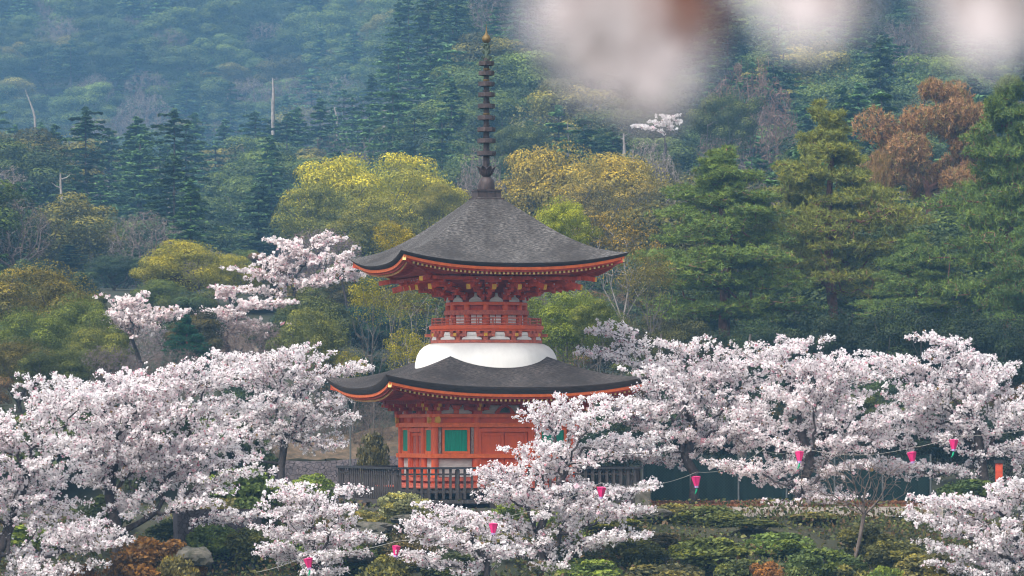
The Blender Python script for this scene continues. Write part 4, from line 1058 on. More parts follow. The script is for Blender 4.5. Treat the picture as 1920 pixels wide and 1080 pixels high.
tot += cherry('cherry_tree', (527, 912), 167, [(455, 690, 75, 38), (530, 672, 70, 30), (600, 690, 60, 35), (560, 750, 85, 45), (460, 760, 70, 45), (600, 780, 55, 28), (440, 820, 55, 28), (530, 815, 60, 25), (610, 830, 35, 14), (650, 692, 34, 12), (400, 780, 40, 40), (640, 745, 40, 16), (500, 720, 70, 34), (480, 790, 70, 30), (560, 800, 60, 24)], 'blossoming cherry tree with a dark upright trunk left of the lower roof', G1, .80, bend=[(528, 870, 0), (535, 820, 0)], trunk_r=.16)
tot += cherry('cherry_tree', (597, 1110), 142.5, [(545, 925, 34, 22), (600, 925, 55, 22), (560, 965, 50, 20), (625, 965, 55, 22), (585, 1005, 60, 16), (540, 1000, 40, 10), (650, 1012, 42, 12), (540, 1040, 45, 13), (610, 1040, 60, 12), (520, 1025, 30, 8), (600, 1075, 40, 9)], 'small fan-shaped blossoming cherry between the left bushes and the side fence', G1, 1.25, flat=.16, trunk_r=.1, bend=[(592, 1060, 0), (590, 1025, 0)], size=.042)
tot += cherry('cherry_tree', (1030, 1130), 145, [(1065, 756, 50, 16), (1110, 795, 70, 30), (1030, 790, 40, 30), (1010, 850, 55, 40), (950, 875, 45, 28), (1080, 860, 75, 42), (1130, 920, 65, 30), (1030, 925, 80, 38), (960, 930, 50, 28), (1090, 965, 95, 22), (1000, 985, 70, 22), (1130, 1005, 75, 14), (1020, 1030, 85, 18), (1060, 1060, 50, 14), (1180, 830, 50, 30), (1160, 960, 50, 16), (925, 905, 28, 14)], 'blossoming cherry tree in front of the right half of the pagoda', G1, 1.1, bend=[(1020, 1060, 0), (1010, 1000, 0), (1040, 920, 0)], trunk_r=.15)
tot += cherry('cherry_tree', (905, 1125), 142, [(850, 965, 55, 20), (800, 985, 26, 10), (905, 985, 40, 14), (850, 1020, 60, 16), (800, 1050, 45, 12), (870, 1062, 60, 14), (930, 1035, 40, 12), (830, 1000, 60, 10)], 'low blossoming cherry with a leaning brown trunk in front of the picket fence', G1, 1.2, flat=.16, trunk_r=.12, bend=[(915, 1060, 0), (880, 1000, 0)], size=.042)
tot += cherry('cherry_tree', (1300, 935), 161, [(1160, 620, 50, 16), (1175, 665, 65, 22), (1250, 680, 60, 24), (1262, 735, 66, 38), (1340, 690, 80, 36), (1330, 760, 100, 45), (1220, 800, 80, 32), (1310, 825, 90, 24), (1180, 770, 40, 30), (1400, 740, 60, 40), (1250, 855, 60, 14), (1190, 850, 60, 16), (1410, 820, 50, 25), (1230, 712, 40, 26, -6), (1215, 765, 60, 24, -6), (1290, 650, 40, 14), (1290, 720, 60, 30), (1380, 690, 50, 30), (1370, 800, 60, 30)], 'large blossoming cherry tree with curved trunk by the green wire fence', G1, .95, bend=[(1305, 890, 0), (1285, 860, 0), (1300, 815, 0)])
tot += cherry('cherry_tree', (1500, 985), 159, [(1440, 665, 60, 22), (1500, 690, 90, 34), (1570, 690, 70, 30), (1480, 750, 90, 42), (1580, 760, 90, 42), (1500, 820, 100, 32), (1600, 830, 75, 26), (1470, 875, 70, 18), (1520, 915, 60, 16), (1480, 945, 40, 10), (1600, 700, 60, 26), (1420, 885, 38, 12), (1570, 880, 60, 14), (1360, 870, 36, 10), (1560, 935, 35, 8), (1500, 645, 40, 12), (1540, 730, 60, 34), (1430, 790, 60, 30), (1640, 780, 40, 40), (1550, 800, 60, 30)], 'blossoming cherry tree with hanging sprays, middle of the right-hand cherries', G1, .95, bend=[(1495, 930, 0), (1520, 870, 0), (1500, 800, 0)])
tot += cherry('cherry_tree', (1850, 975), 161, [(1690, 680, 65, 28), (1780, 662, 70, 28), (1870, 690, 70, 36), (1700, 745, 75, 38), (1800, 745, 85, 42), (1890, 770, 60, 48), (1760, 810, 85, 26), (1860, 840, 70, 24), (1700, 870, 60, 14), (1780, 880, 45, 12), (1955, 740, 50, 60), (1950, 850, 50, 40), (1660, 820, 40, 25), (1650, 875, 45, 12), (1780, 635, 45, 12), (1750, 710, 60, 30), (1840, 720, 60, 34), (1740, 775, 50, 30), (1840, 800, 50, 26)], 'tall blossoming cherry tree at the right edge behind two pink lanterns', G1, .95, bend=[(1850, 930, 0), (1840, 860, 0), (1830, 800, 0)])
tot += cherry('cherry_tree', (1935, 1140), 143, [(1760, 945, 55, 14), (1830, 950, 70, 24), (1900, 930, 50, 32), (1790, 985, 70, 16), (1870, 995, 70, 28), (1820, 1030, 60, 20), (1900, 1050, 60, 28), (1800, 1058, 45, 12), (1965, 980, 50, 60), (1860, 1075, 50, 14), (1740, 975, 30, 8)], 'blossoming cherry tree filling the lower right corner', G1, 1.2, flat=.2, bend=[(1925, 1060, 0), (1900, 1000, 0)], trunk_r=.14)
# cherries up on the hillside
G2 = 'cherry trees on the hillside path'
HC = dict(size=.085, per=7, spacing=.13, color=(1, .96, .94))
tot += cherry('cherry_tree', (255, 700), 216, [(235, 570, 36, 22), (275, 585, 40, 22), (250, 610, 40, 18), (320, 590, 26, 14), (215, 595, 30, 16)], 'small pale cherry tree left of the dark green pine on the hillside', G2, .9, trunk_r=.14, **HC)
tot += cherry('cherry_tree', (570, 640), 243, [(520, 490, 60, 20), (580, 480, 45, 22), (480, 510, 50, 18), (550, 520, 70, 22), (600, 520, 35, 20), (500, 545, 50, 14), (610, 450, 28, 18), (550, 455, 35, 14)], 'wide pale cherry tree spreading over the red path railing', G2, .6, trunk_r=.2, flat=.2, **HC)
tot += cherry('cherry_tree', (425, 670), 229, [(400, 585, 55, 12), (460, 580, 50, 16), (500, 570, 40, 14), (350, 595, 35, 10), (430, 600, 50, 10), (480, 610, 50, 10), (420, 545, 40, 5), (315, 612, 45, 10), (380, 612, 40, 8)], 'low pale cherry tree above the stone steps', G2, .8, trunk_r=.14, flat=.18, **HC)
tot += cherry('cherry_tree', (650, 600), 252, [(640, 480, 35, 22), (655, 510, 25, 14)], 'thin pale cherry tree behind the left tip of the upper roof', G2, .35, trunk_r=.14, **HC)
tot += cherry('cherry_tree', (1245, 290), 385, [(1240, 235, 42, 12), (1260, 225, 25, 8)], 'sparse white cherry tree high on the slope right of the spire', G2, .22, trunk_r=.16, size=.16, per=3, spacing=.3)
print('blossom cards', tot)

# ------------------------------------------------------------------ bushes on the front bank
OLV = (.24, .22, .055); GRN = (.12, .165, .038); PIER = (.34, .34, .11)
SHR = [
 (455, 880, 62, 150, GRN, 'tall dark green bush between the left cherries'), (430, 935, 58, 149, OLV, 'olive bush under the middle left cherry'), (500, 905, 45, 151.5, PIER, 'pale-leaved bush left of the side fence'),
 (400, 985, 55, 146, GRN, 'dark green bush over the dark stone bank'), (470, 990, 50, 145, (.08, .09, .025), 'green bush left of the fan-shaped cherry'), (545, 1010, 60, 146, GRN, 'dark bush behind the fan-shaped cherry'),
 (755, 925, 55, 150, PIER, 'pale green flowering bush at the near fence corner'), (800, 960, 38, 149, (.12, .12, .04), 'small light bush right of the near fence corner'), (690, 960, 40, 149, OLV, 'low olive bush below the side fence'),
 (640, 1020, 60, 144.5, GRN, 'green bush behind the lowest left lantern'), (720, 1045, 55, 142, (.12, .12, .04), 'light olive bush below the left lanterns'), (270, 1010, 70, 143, (.16, .085, .025), 'rusty brown bush under the broad left cherry'),
 (330, 1045, 45, 142, (.13, .11, .03), 'yellowish bush beside the rusty one'), (160, 1060, 60, 141.5, (.11, .06, .03), 'brown dry bush in the lower left'), (960, 945, 50, 150.5, GRN, 'green bush in front of the picket fence middle'),
 (940, 1000, 55, 147, OLV, 'olive bush behind the low leaning cherry'), (1040, 960, 60, 149.5, GRN, 'green bush hidden among the central cherry sprays'), (1150, 970, 55, 150, (.13, .14, .03), 'yellow-green bush right of the central cherry'),
 (1185, 1010, 50, 147, (.12, .13, .03), 'light green bush below the fence end'), (1240, 1000, 55, 148, (.10, .085, .04), 'brownish bush left of the big round bush'), (1270, 945, 40, 152.2, OLV, 'olive bush under the hanging pink lantern'),
 (1330, 950, 60, 151.5, (.10, .115, .03), 'leafy green bush along the path edge'), (1330, 1010, 75, 145, (.11, .13, .03), 'big round green bush low in the centre right'), (1410, 975, 55, 149, (.075, .09, .025), 'green bush right of the big round bush'),
 (1460, 1000, 55, 147, GRN, 'dark green bush below the hanging sprays'), (1530, 960, 45, 151, OLV, 'olive bush beside the leafless shrub'), (1540, 1030, 60, 143.5, (.08, .11, .03), 'bright green bush left of the thin grey trunk'),
 (1445, 1055, 48, 142, (.24, .09, .03), 'orange-red leaved bush at the bottom right of centre'), (1500, 1065, 40, 141.5, (.09, .11, .03), 'small green bush right of the orange one'), (1620, 985, 55, 147.5, (.09, .09, .03), 'olive bush behind the thin grey trunk'),
 (1680, 1015, 60, 145.5, (.10, .10, .03), 'olive bush right of the thin grey trunk'), (1250, 1060, 70, 142.5, (.09, .085, .035), 'brown-green bush at the bottom below the round bush'), (1650, 1065, 60, 142, GRN, 'dark bush at the bottom by the corner cherry'),
 (1100, 1050, 60, 145, GRN, 'dark bush below the central cherry'), (1740, 1040, 50, 144, OLV, 'olive bush left of the corner cherry'), (1820, 900, 50, 156, (.06, .09, .025), 'green bush behind the corner cherry by the path'), (60, 985, 70, 147, GRN, 'dark green bush behind the lower left corner cherry'),
 (190, 930, 60, 149, (.04, .055, .02), 'dark bush in the gap under the broad left cherry'), (330, 975, 55, 148, (.045, .06, .02), 'dark bush behind the lowest sprays of the broad left cherry'), (590, 890, 40, 160, GRN, 'dark bush behind the side fence end'),
 (700, 815, 34, 173.5, (.10, .09, .04), 'scrubby bush in front of the stone wall'),
 (430, 770, 62, 176, (.06, .08, .03), 'dark bush behind the upright-trunk cherry'),
 (340, 760, 62, 178, (.05, .07, .028), 'dark bush behind the middle of the broad left cherry'),
 (250, 775, 62, 176, (.07, .08, .03), 'dark bush behind the left half of the broad left cherry'),
 (160, 765, 62, 178, (.05, .07, .025), 'dark bush glimpsed behind the left cherries'),
 (70, 780, 62, 176, (.06, .08, .03), 'dark bush behind the lower left corner cherry top'),
 (-10, 770, 62, 178, (.05, .07, .025), 'dark bush behind the blossoms at the left edge'),

 (1390, 1050, 55, 143, (.085, .10, .03), 'green bush between the round bush and the orange one'), (1590, 1060, 50, 142.5, (.10, .10, .035), 'pale olive bush at the foot of the thin grey trunk'), (860, 1040, 55, 145.5, (.07, .085, .03), 'green bush behind the low leaning cherry trunk'), (770, 1005, 40, 146.5, (.11, .09, .045), 'dry brownish bush left of the low leaning cherry'),
]
for px, ytop, rpx, Y, c, lab in SHR:
    k = 'shrub%d' % random.randrange(4); c = tuple(min(.45, q * (1.6 if q < .2 else 1.2)) for q in c); x = (px - 960) / F * Y; zt = zpy(ytop - (22 if px > 1200 and ytop > 930 else 8), Y); rpx *= 1.15; tall = random.random() < .6; zt += random.uniform(.25, .65) * tall * (1 if abs(px - 830) > 160 else .3); rpx *= (.72 if tall else 1.0); zb = min(tzf(x, Y), zt - 1.35 * rpx / F * Y)
    put_tree(k, 'bush', px, ytop, rpx, Y, c, lab, 'bush', 'bushes on the front bank', zbase=zb)
# undergrowth carpet on the bank
n = 95000; x = rng.uniform(-19, 19, n); Y = rng.uniform(134, 152.5, n); z = tz(x, Y)
msk = (np.sin(x * .7 + 1.3 * np.sin(Y * .5)) + np.sin(Y * .9 + x * .4) + rng.normal(size=n) * .6) > -.2
x, Y, z = x[msk], Y[msk], z[msk]; n = len(x)
c = np.stack([x, Y, z + rng.random(n) ** 2 * .65], 1); v, f = cards(c, rng.uniform(.05, .12, n), np.tile([0, -.5, .8], (n, 1)), .3)
q = rng.random((n, 1)); k = np.where(q < .55, np.array([[.085, .10, .028]]), np.where(q < .82, np.array([[.15, .095, .045]]), np.array([[.19, .18, .05]]))) * rng.uniform(.6, 1.3, (n, 1))
o_ = link('undergrowth', np_mesh('undergrowth', [(v, f, 0, k)], [M['leaf']]), color=(1, 1, 1)); tag(o_, 'low tangled undergrowth and dry leaves on the front bank', 'undergrowth', kind='stuff')

# ------------------------------------------------------------------ rocks, walls, fences, path
def rock(px, py, Y, rx, rz_, lab, m='rock'):
    rx *= .72; rz_ *= .75
    p = at(px, py, Y); n = 220; d = rnd_dir(n)
    import bmesh
    bm = bmesh.new(); bmesh.ops.create_icosphere(bm, subdivisions=3, radius=1)
    ph = rng.uniform(0, 6.28, 6)
    for v_ in bm.verts:
        c_ = v_.co; k = 1 + .22 * math.sin(2.3 * c_.x + ph[0]) + .18 * math.sin(3.1 * c_.y + 2 * c_.z + ph[1]) + .12 * abs(math.sin(4 * c_.x + 5 * c_.z + ph[2])) - .10 * abs(math.sin(7 * c_.y - 6 * c_.x + ph[3]))
        v_.co = Vector((c_.x * rx * k, c_.y * rx * .8 * k, max(-.6, min(.72, c_.z)) * rz_ * k))
    me = bpy.data.meshes.new('rock'); bm.to_mesh(me); bm.free(); me.materials.append(M[m])
    o_ = link('rock', me, None, p); tag(o_, lab, 'rock', 'rocks on the front bank'); return o_
rock(365, 1045, 142.5, .75, .55, 'brown boulder beside the rusty bush'); rock(705, 992, 147.5, .85, .30, 'flat dark green slab below the near fence corner'); rock(690, 1012, 146.6, .6, .32, 'tan rock under the flat green slab')
rock(1215, 965, 151, .8, .32, 'dark flat rock at the path edge'); rock(675, 1045, 143.5, .5, .35, 'pale boulder right of the fan-shaped cherry'); rock(760, 975, 148.5, .7, .25, 'grey slab under the pale flowering bush')
# dark dry-stone bank at lower left
mb = MB(); mb.box((0, 0, 0), (2.6, 1.0, 2.2)); o_ = mb.build('stone_wall', M['stonewall']); o_.location = at(408, 1025, 147.0); o_.rotation_euler = (R(-8), 0, R(12)); tag(o_, 'dark dry-stone retaining wall among the left bushes', 'wall')
# cobbled retaining wall and bare earth bank behind the pagoda on the left
p0 = at(500, 880, 177); p1 = at(800, 880, 177)
mb = MB(); nx_, nz_ = 40, 8; vs = []
for i in range(nx_ + 1):
    for j in range(nz_ + 1):
        x_ = -3.3 + 6.6 * i / nx_; z_ = -.5 + 2.2 * j / nz_; vs.append((x_, .25 * z_ + .05 * math.sin(x_ * 3 + z_ * 4), z_ + (.10 * math.sin(x_ * .9) if j == nz_ else 0)))
fs = [(i * (nz_ + 1) + j, (i + 1) * (nz_ + 1) + j, (i + 1) * (nz_ + 1) + j + 1, i * (nz_ + 1) + j + 1) for i in range(nx_) for j in range(nz_)]
o0 = len(vs); vs += [(v_[0], v_[1] + 1.2, v_[2]) for v_ in vs]; fs2 = [tuple(q + o0 for q in reversed(f_)) for f_ in fs]
edge = [(i * (nz_ + 1) + nz_) for i in range(nx_ + 1)]
fs3 = [(edge[i], edge[i + 1], edge[i + 1] + o0, edge[i] + o0) for i in range(nx_)]
mb.add(vs, fs + fs2 + fs3); o_ = mb.build('stone_wall', M['stonewall']); o_.location = (-5.7, 175.2, 0); tag(o_, 'purple-grey cobbled retaining wall behind the pagoda on the left', 'wall')
n_ = 30; vs = []; fs = []
for i in range(n_ + 1):
    for j in range(7):
        x_ = -3.3 + 6.6 * i / n_; vs.append((x_, .35 * j + .12 * math.sin(x_ * 2 + j), .17 * j * (1 + .25 * math.sin(x_ * .8)) + .04 * math.sin(5 * x_ + j)))
fs = [(i * 7 + j, (i + 1) * 7 + j, (i + 1) * 7 + j + 1, i * 7 + j + 1) for i in range(n_) for j in range(6)]
mb = MB(); mb.add(vs, fs); o_ = mb.build('earth_bank', M['earth'], None, 60); o_.location = (-5.7, 176.6, 1.68); tag(o_, 'bare orange-brown earth bank above the cobbled wall', 'bank', kind='structure')
# thin grey lamp pole in front of the wall
mb = MB(); mb.tube([(0, 0, 0), (0, 0, 2.1), (-.02, 0, 2.3), (-.10, 0, 2.45), (-.22, 0, 2.5)], [.035, .03, .03, .027, .025], 8); r_ = mb.build('pole', M['steel']); r_.location = at(657, 890, 172); tag(r_, 'thin grey pole with bent top in front of the cobbled wall', 'pole')
mb = MB(); mb.lathe([(.03, 0), (.10, -.03), (.12, -.10), (.02, -.11)], 12, (-.22, 0)); l_ = mb.build('lamp_head', M['steel'], r_); l_.location = (0, 0, 2.5)
# stone steps on the left hill
root = empty('stone_steps', tuple(at(425, 690, 233)), R(10)); tag(root, 'flight of tan stone steps below the hillside cherries', 'steps')
for i in range(16):
    mb = MB(); mb.box((rng.normal() * .02, .30 * i, .145 * i - .4), (3.3 - .05 * i, .30 if i % 2 else .31, .95)); mb.build('step', M['stepstone'], root)
for sx in (-1, 1):
    mb = MB(); mb.bar((sx * 1.8, -.2, -.2), (sx * 1.4, 4.9, 2.3), .22, .3); mb.build('side_kerb', M['stepstone'], root)
# red-draped railing on the hillside path
root = empty('red_railing', tuple(at(560, 580, 282)), R(-4)); tag(root, 'red cloth-hung railing on the hillside path under the cherry', 'railing')
for x_ in np.linspace(-1.6, 1.6, 7):
    mb = MB(); mb.box((x_, 0, .4), (.06, .06, 1.1)); mb.build('post', M['bark'], root)
for i, (xa, xb) in enumerate(((-1.29, -.45), (-.42, .44), (.88, 1.23))):
    mb = MB(); vs = []
    for j in range(13):
        x_ = xa + (xb - xa) * j / 12; b_ = .05 * math.sin(j * 2.1)
        vs += [(x_, -.08 + b_, .64 + .03 * math.sin(j)), (x_, -.08 + b_ * .4, .92), (x_, -.06 + b_ * .4, .92), (x_, -.06 + b_, .64 + .03 * math.sin(j))]
    mb.add(vs, [(4 * j + q, 4 * j + (q + 1) % 4, 4 * j + 4 + (q + 1) % 4, 4 * j + 4 + q) for j in range(12) for q in range(4)]); mb.build('cloth', M['railred'], root)
mb = MB(); mb.box((0, .02, .95), (3.4, .07, .05)); mb.build('top_rail', M['bark'], root)
mb = MB(); mb.box((0, .6, -.05), (4.0, 1.8, .3)); o_ = mb.build('path_wall', M['earth']); o_.location = at(560, 580, 282); tag(o_, 'pale earthen path edge under the red railing', 'wall')
# blue roofed stall at the end of the hillside path
root = empty('stall', tuple(at(640, 520, 298)), R(8)); root.scale = (.30, .30, .30); tag(root, 'small open stall with a blue sheet roof behind the left roof tip', 'stall')
for x_ in (-1, 1):
    for y_ in (-.8, .8):
        mb = MB(); mb.box((x_, y_, .3), (.1, .1, 2.4)); mb.build('post', M['bark'], root)
mb = MB(); mb.add([(-1.3, -1.1, 1.35), (1.3, -1.1, 1.35), (1.3, 0, 1.85), (-1.3, 0, 1.85), (-1.3, 1.1, 1.35), (1.3, 1.1, 1.35), (-1.3, -1.1, 1.30), (1.3, -1.1, 1.30), (1.3, 0, 1.80), (-1.3, 0, 1.80), (-1.3, 1.1, 1.30), (1.3, 1.1, 1.30)], [(0, 1, 2, 3), (3, 2, 5, 4), (7, 6, 9, 8), (8, 9, 10, 11), (0, 6, 7, 1), (4, 5, 11, 10)]); mb.build('roof', M['blue'], root)
mb = MB(); mb.box((0, -.85, .2), (2.0, .08, .8)); mb.build('counter', M['railred'], root)

# green wire fence behind the right-hand cherries
xa, xb, Yf = at(1205, 900, 169).x, at(1745, 900, 169).x, 169.0
root = empty('wire_fence', (xa, Yf, 0)); tag(root, 'dark green wire-mesh fence with netting behind the right-hand cherries', 'fence')
nb = 6; bw = (xb - xa) / nb; Hf = 1.85
for i in range(nb + 1):
    mb = MB(); mb.tube([(i * bw, 0, -.2), (i * bw, 0, Hf + .05)], .035, 8); mb.build('post', M['steel'], root)
for i in range(nb):
    mb = MB(); st = .11; w_ = bw - .08
    k = np.arange(-Hf, w_, st)
    for s_ in k:
        for sg in (1, -1):
            x0, z0 = max(s_, 0), max(0, -s_); x1 = min(s_ + Hf, w_); z1 = x1 - s_
            if x1 - x0 < .05: continue
            if sg < 0: x0, x1 = w_ - x0, w_ - x1
            p = Vector((i * bw + .04 + x0, .004 * sg, z0 + .02)); q = Vector((i * bw + .04 + x1, .004 * sg, z1 + .02)); d_ = (q - p).normalized(); s2 = Vector((-d_.z, 0, d_.x)) * .007
            mb.add([p - s2, q - s2, q + s2, p + s2, p - s2 + Vector((0, .006, 0)), q - s2 + Vector((0, .006, 0)), q + s2 + Vector((0, .006, 0)), p + s2 + Vector((0, .006, 0))], [(0, 1, 2, 3), (7, 6, 5, 4), (0, 4, 5, 1), (3, 2, 6, 7)])
    mb.build('mesh_panel', M['wire'], root)
    mb = MB(); vs = []
    for j in range(13):
        x_ = i * bw + .03 + (bw - .06) * j / 12; b_ = .05 + .03 * math.sin(j * 1.7 + i) 
        for z_ in (.03, Hf * .5, Hf - .06 - .05 * math.sin(j * math.pi / 12)): vs.append((x_, b_ * (1 if z_ < 1.7 else .7) + .04, z_))
    mb.add(vs, [(3 * j + q, 3 * j + 3 + q, 3 * j + 4 + q, 3 * j + 1 + q) for j in range(12) for q in range(2)]); mb.build('netting', M['net'], root)
# path edge and path on the right terrace
xa, xb = at(1195, 950, 155).x, at(1760, 950, 155).x
mb = MB(); nseg = 14; sg = (xb - xa) / nseg
for i in range(nseg): mb.box((xa + sg * (i + .5), 153.4 + .06 * math.sin(i), .12 + .015 * math.sin(i * 2.3)), (sg - .02, .35, .30))
o_ = mb.build('kerb', M['concrete']); tag(o_, 'pale stone kerb along the terrace path', 'kerb', kind='structure')
mb = MB(); mb.box(((xa + xb) / 2, 157.5, .10), (xb - xa, 7.8, .16)); o_ = mb.build('path', M['concrete']); tag(o_, 'pale sandy path behind the kerb', 'path', kind='structure')
n = 5000; c = np.stack([rng.uniform(xa, xb, n), rng.uniform(158.5, 168.5, n), .19 + rng.random(n) * .06], 1); v, f = cards(c, rng.uniform(.06, .13, n), np.tile([0, 0, 1.], (n, 1)), .5)
o_ = link('leaf_litter', np_mesh('leaf_litter', [(v, f, 0, np.array([.26, .11, .05]) * rng.uniform(.6, 1.3, (n, 1)))], [M['leaf']]), color=(1, 1, 1)); tag(o_, 'rust-brown fallen leaves along the foot of the wire fence', 'fallen leaves', kind='stuff')
# trunks standing behind the fence line, red post on the right
for px, wpx, lab in ((1392, 22, 'dark tree trunk at the middle of the wire fence'), (1225, 15, 'mossy grey trunk at the left end of the wire fence')):
    p = at(px, 950, 171.5); mb = MB(); mb.tube([(0, 0, -.4), (.03, 0, 1), (-.04, 0, 2.4), (.05, .1, 4), (.3, .2, 6.2)], [wpx / 100, wpx / 115, wpx / 130, wpx / 160, .04], 9)
    for s_ in (-1, 1): mb.tube([(0, .05, 3), (s_ * .7, .1, 3.9), (s_ * 1.5, .2, 4.6)], [.07, .05, .02], 6)
    o_ = mb.build('tree_trunk', M['bark'], None, 60); o_.location = p; tag(o_, lab, 'tree trunk')
root = empty('red_gate_post', tuple(at(1873, 925, 158))); tag(root, 'short red-orange wooden post behind the right edge cherry', 'post')
mb = MB(); mb.box((0, 0, .3), (.22, .22, 1.4)); mb.build('shaft', M['reddark'], root)
mb = MB(); mb.box((0, 0, 1.05), (.30, .30, .10)); mb.build('cap', M['timberdark'], root)
# bare shrub with a grey stem
pts = in_ball(420) * [1.9, 1.2, .95] + np.array(at(1600, 895, 146.5)); rt = np.array(at(1600, 1060, 146.5))
P, par, od = mst(pts, [rt - [0, 0, .5], rt, np.array(at(1612, 1010, 146.5)), np.array(at(1620, 965, 146.5))], .5); r_, _ = tree_radii(P, par, od, .006, 2.2, .09)
root = empty('bare_shrub', tuple(rt)); tag(root, 'leafless brown shrub with a thin grey trunk in front of the path', 'shrub')
link('trunk', np_mesh('bare_shrub', [(v - rt, f, 0, None) for v, f in tubes(P, par, r_, .03, 7, 3)], [M['twig']], (0,)), root)
# sawn stump-like gatepost at the fence end
mb = MB(); mb.box((0, 0, .25), (.5, .5, .9)); mb.box((0, 0, .74), (.6, .6, .08)); o_ = mb.build('stone_post', M['rock']); o_.location = at(1205, 950, 156.5); tag(o_, 'square stone post at the right end of the timber fence', 'post')

# ------------------------------------------------------------------ pink lanterns and their cord
LAN = [(1788, 828, 147.5, True, 0, 'pink lantern with green tassel highest at the right'), (1711, 851, 147.0, False, 0, 'pink lantern just left of the highest one on the right'), (1306, 897, 147.0, True, 0, 'pink lantern with green tassel in front of the wire fence'),
       (1127, 917, 141.8, False, 0, 'pink lantern among blossoms before the right end of the timber fence'), (925, 985, 140.2, False, 0, 'pink lantern in front of the low leaning cherry'), (742, 1027, 139.8, False, 1, 'pink lantern with a white mark left of the low cherry'), (580, 1050, 140.0, True, 0, 'lowest left pink lantern with green tassel'), (1499, 850, 157.6, True, 0, 'pale pink lantern half hidden in the middle cherry sprays')]
def lantern(px, py, Y, tas, mark, lab):
    s = 15.5 / F * Y / .30
    root = empty('pink_lantern', tuple(at(px, py + 14, Y)), rng.uniform(0, 1)); root.scale = (s, s, s); root.rotation_euler = (R(rng.uniform(-6, 6)), R(rng.uniform(-8, 8)), rng.uniform(-.3, .3))
    tag(root, lab, 'lantern', 'pink lanterns strung along the bank')
    mb = MB(); n6 = 6
    mb.lathe([(.075, 0), (.165, .30)], n6, m=0, a0=R(30)); mb.build('paper_shade', M['pink'], root)
    mb = MB(); mb.lathe([(.172, .30), (.178, .33), (.12, .345), (.03, .36)], n6, a0=R(30)); mb.build('top_frame', M['pinkdark'], root)
    mb = MB(); mb.lathe([(.045, -.075), (.070, -.07), (.076, -.003), (.05, -.002)], n6, a0=R(30)); mb.build('band', M['lilac'], root)
    mb = MB()
    for k in range(n6):
        t = R(30 + 60 * k); mb.bar((.076 * math.cos(t), .076 * math.sin(t), 0), (.168 * math.cos(t), .168 * math.sin(t), .30), .012, .012)
    mb.build('rib', M['pinkdark'], root)
    if mark:
        mb = MB(); mb.plate([(-.03, .07), (.0, .05), (.03, .08), (.02, .13), (-.01, .15), (.03, .19), (0, .22), (-.04, .18), (-.025, .12)], (0.0, -.108, 0), (1, 0, 0), (0, -.28, .96), -.004); mb.build('white_mark', M['white'], root)
    if tas:
        mb = MB(); mb.tube([(0, 0, -.075), (.0, 0, -.13), (-.03, 0, -.22), (-.08, 0, -.30)], [.02, .035, .03, .012], 7); mb.build('tassel', M['tassel'], root)
for a_ in LAN: lantern(*a_)
def cord(lst, lab):
    P_ = [at(px, py - 12, Y) for px, py, Y in lst]; pts = []
    for p, q in zip(P_[:-1], P_[1:]):
        for i in range(8):
            t = i / 8; c_ = p.lerp(q, t); c_.z -= .25 * 4 * t * (1 - t) * min(1, (q - p).length / 6); pts.append(c_)
    pts.append(P_[-1]); mb = MB(); mb.tube(pts, .007, 5); o_ = mb.build('cord', M['cord']); tag(o_, lab, 'cord', 'cords carrying the pink lanterns')
cord([(1127, 917, 141.8), (1306, 897, 147.0), (1430, 855, 152), (1499, 850, 156.0), (1711, 851, 147.0), (1788, 828, 147.5), (1990, 800, 149)], 'thin cord carrying the right-hand pink lanterns')
cord([(480, 1085, 140.3), (580, 1050, 140.0), (742, 1027, 139.8), (925, 985, 140.2), (1127, 917, 141.8)], 'thin cord carrying the lower left pink lanterns')

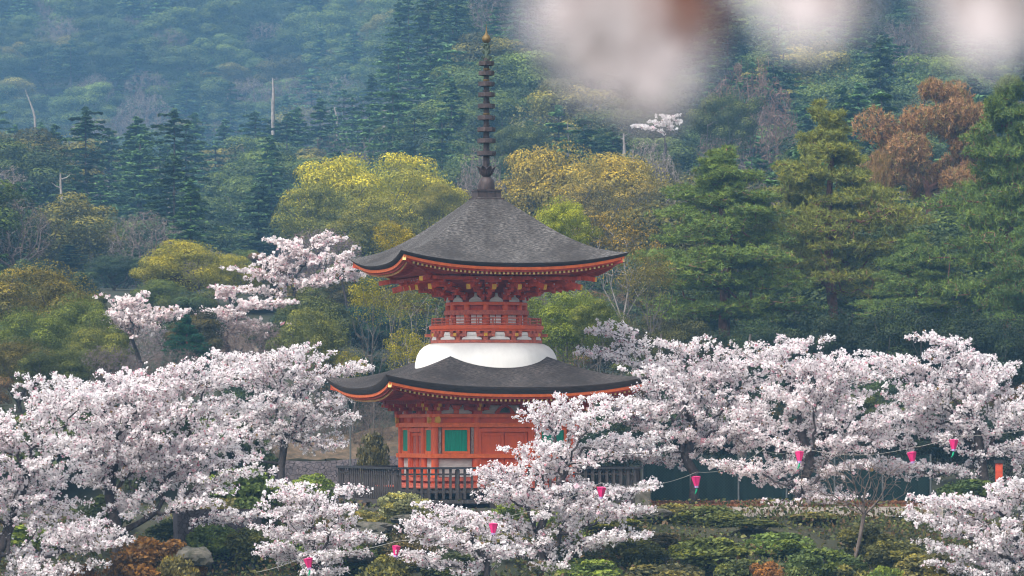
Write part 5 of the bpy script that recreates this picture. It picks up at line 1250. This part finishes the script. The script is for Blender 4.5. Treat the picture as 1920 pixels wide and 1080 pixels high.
# ------------------------------------------------------------------ blossoms hanging close to the camera
DN = 1.25
def flower_mesh():
    mb = MB()
    for k in range(5):
        a_ = R(72 * k); ux = Vector((math.cos(a_), math.sin(a_), 0)); uy = Vector((-math.sin(a_), math.cos(a_), 0)); vs = []
        for r_, w_, z_ in ((.002, .0012, 0), (.006, .0045, .0006), (.011, .0068, .0014), (.015, .0058, .0026), (.0165, .0022, .0034)):
            vs += [ux * r_ - uy * w_ + Vector((0, 0, z_ + .0010)), ux * r_ + Vector((0, 0, z_)), ux * r_ + uy * w_ + Vector((0, 0, z_ + .0010))]
        mb.add(vs, [(3 * i + j, 3 * i + 3 + j, 3 * i + 4 + j, 3 * i + 1 + j) for i in range(4) for j in range(2)], 0)
    return mb
def near_branch(lab, path, flowers, leaves=()):
    root = empty('cherry_branch', tuple(at(path[0][0], path[0][1], DN))); tag(root, lab, 'branch', 'out of focus blossom branches overhead')
    o0 = root.location.copy(); P_ = [at(x_, y_, DN + d_) - o0 for x_, y_, d_ in path]
    mb = MB(); mb.tube(P_, np.linspace(.004, .0025, len(P_)), 8); mb.build('twig', M['bark_cherry'], root)
    for fx, fy, fd, i in flowers:
        fy -= 6
        c_ = at(fx, fy, DN + fd) - o0; b_ = P_[i]
        mb = MB(); mb.tube([b_, (b_ + c_) / 2 + Vector((.002, 0, .003)), c_ + Vector((0, 0, .004))], .0007, 6)
        mb.lathe([(.0012, .006), (.0024, .003), (.0022, -.001), (.001, -.002)], 8)
        for v_ in range(len(mb.v) - 32, len(mb.v)): mb.v[v_] = tuple(Vector(mb.v[v_]) + c_)
        if rng.random() < .6:
            lf = c_ + Vector((rng.normal() * .006, rng.normal() * .004, .006 + rng.random() * .006)); mb.plate([(-.002, 0), (.002, 0), (.0045, .006), (.004, .012), (0, .018), (-.004, .012), (-.0045, .006)], lf, (1, 0, .2), (-.2, .1, 1), .0008)
        st = mb.build('flower_stalk', M['calyx'], root)
        fm = flower_mesh(); o_ = fm.build('flower', M['petal'], st, 60); o_.location = c_
        o_.rotation_euler = (R(rng.uniform(68, 112)), R(rng.uniform(-25, 25)), R(rng.uniform(-40, 40))); s_ = rng.uniform(.48, .68); o_.scale = (s_, s_, s_)
    for lx, ly in leaves:
        mb = MB(); c_ = at(lx, ly, DN + .02) - o0; b_ = min(P_, key=lambda p: (p - c_).length)
        mb.tube([b_, (b_ + c_) / 2 + Vector((.001, 0, .002)), c_], .0006, 5)
        mb.plate([(-.001, .003), (.001, .003), (.0035, -.002), (.0038, -.008), (.0022, -.013), (0, -.017), (-.0022, -.013), (-.0038, -.008), (-.0035, -.002)], c_, (1, .1, 0), (.1, 0, 1), .0006); mb.build('young_leaf', M['calyx'], root)
M['petal'] = mat('near_petal', (.52, .475, .49), 0.7, 0.05, 60); M['calyx'] = mat('red_calyx', (.13, .055, .04), 0.6, 0.2, 90)
near_branch('out of focus blossom cluster hanging in at the top right of the spire', [(960, -150, .02), (1100, -100, 0), (1200, -70, 0), (1330, -90, .02), (1450, -150, .03)],
            [(1050, 25, 0, 1), (1105, 95, .02, 1), (1190, 40, .03, 2), (1240, 150, 0, 2), (1130, 140, .04, 2), (1300, 20, .03, 3), (1170, -20, 0, 2), (1075, 65, .0, 1), (1240, 105, -.02, 2), (1272, 85, .02, 2), (1225, 160, 0, 2)], [(1136, 66), (1215, 132)])
near_branch('out of focus blossoms peeping in at the top edge, middle of the right half', [(1420, -170, 0), (1530, -120, 0), (1650, -150, .02)], [(1510, 15, 0, 1), (1580, 5, .02, 1), (1450, -40, .02, 0), (1545, 5, .03, 1)], [])
near_branch('out of focus blossoms in the top right corner', [(1700, -190, .02), (1840, -110, 0), (1960, -100, 0)], [(1810, 50, .02, 1), (1850, 20, 0, 1), (1920, 40, .03, 2), (1880, -30, .02, 1), (1790, -20, .04, 1), (1860, 60, .02, 1)], [])

# ------------------------------------------------------------------ the blue air between here and the mountain
hm = bpy.data.materials.new('haze_air'); hm.use_nodes = True; n_ = hm.node_tree.nodes; n_.clear()
pv = n_.new('ShaderNodeVolumePrincipled'); out = n_.new('ShaderNodeOutputMaterial'); hm.node_tree.links.new(pv.outputs[0], out.inputs['Volume'])
pv.inputs['Color'].default_value = (.29, .61, 1.0, 1); pv.inputs['Density'].default_value = 0.00031; pv.inputs['Anisotropy'].default_value = 0.0
mb = MB(); mb.box((0, 610, 75), (900, 1420, 250)); o_ = mb.build('haze', hm); tag(o_, 'blue air between the camera and the far mountainside', 'haze', kind='stuff')
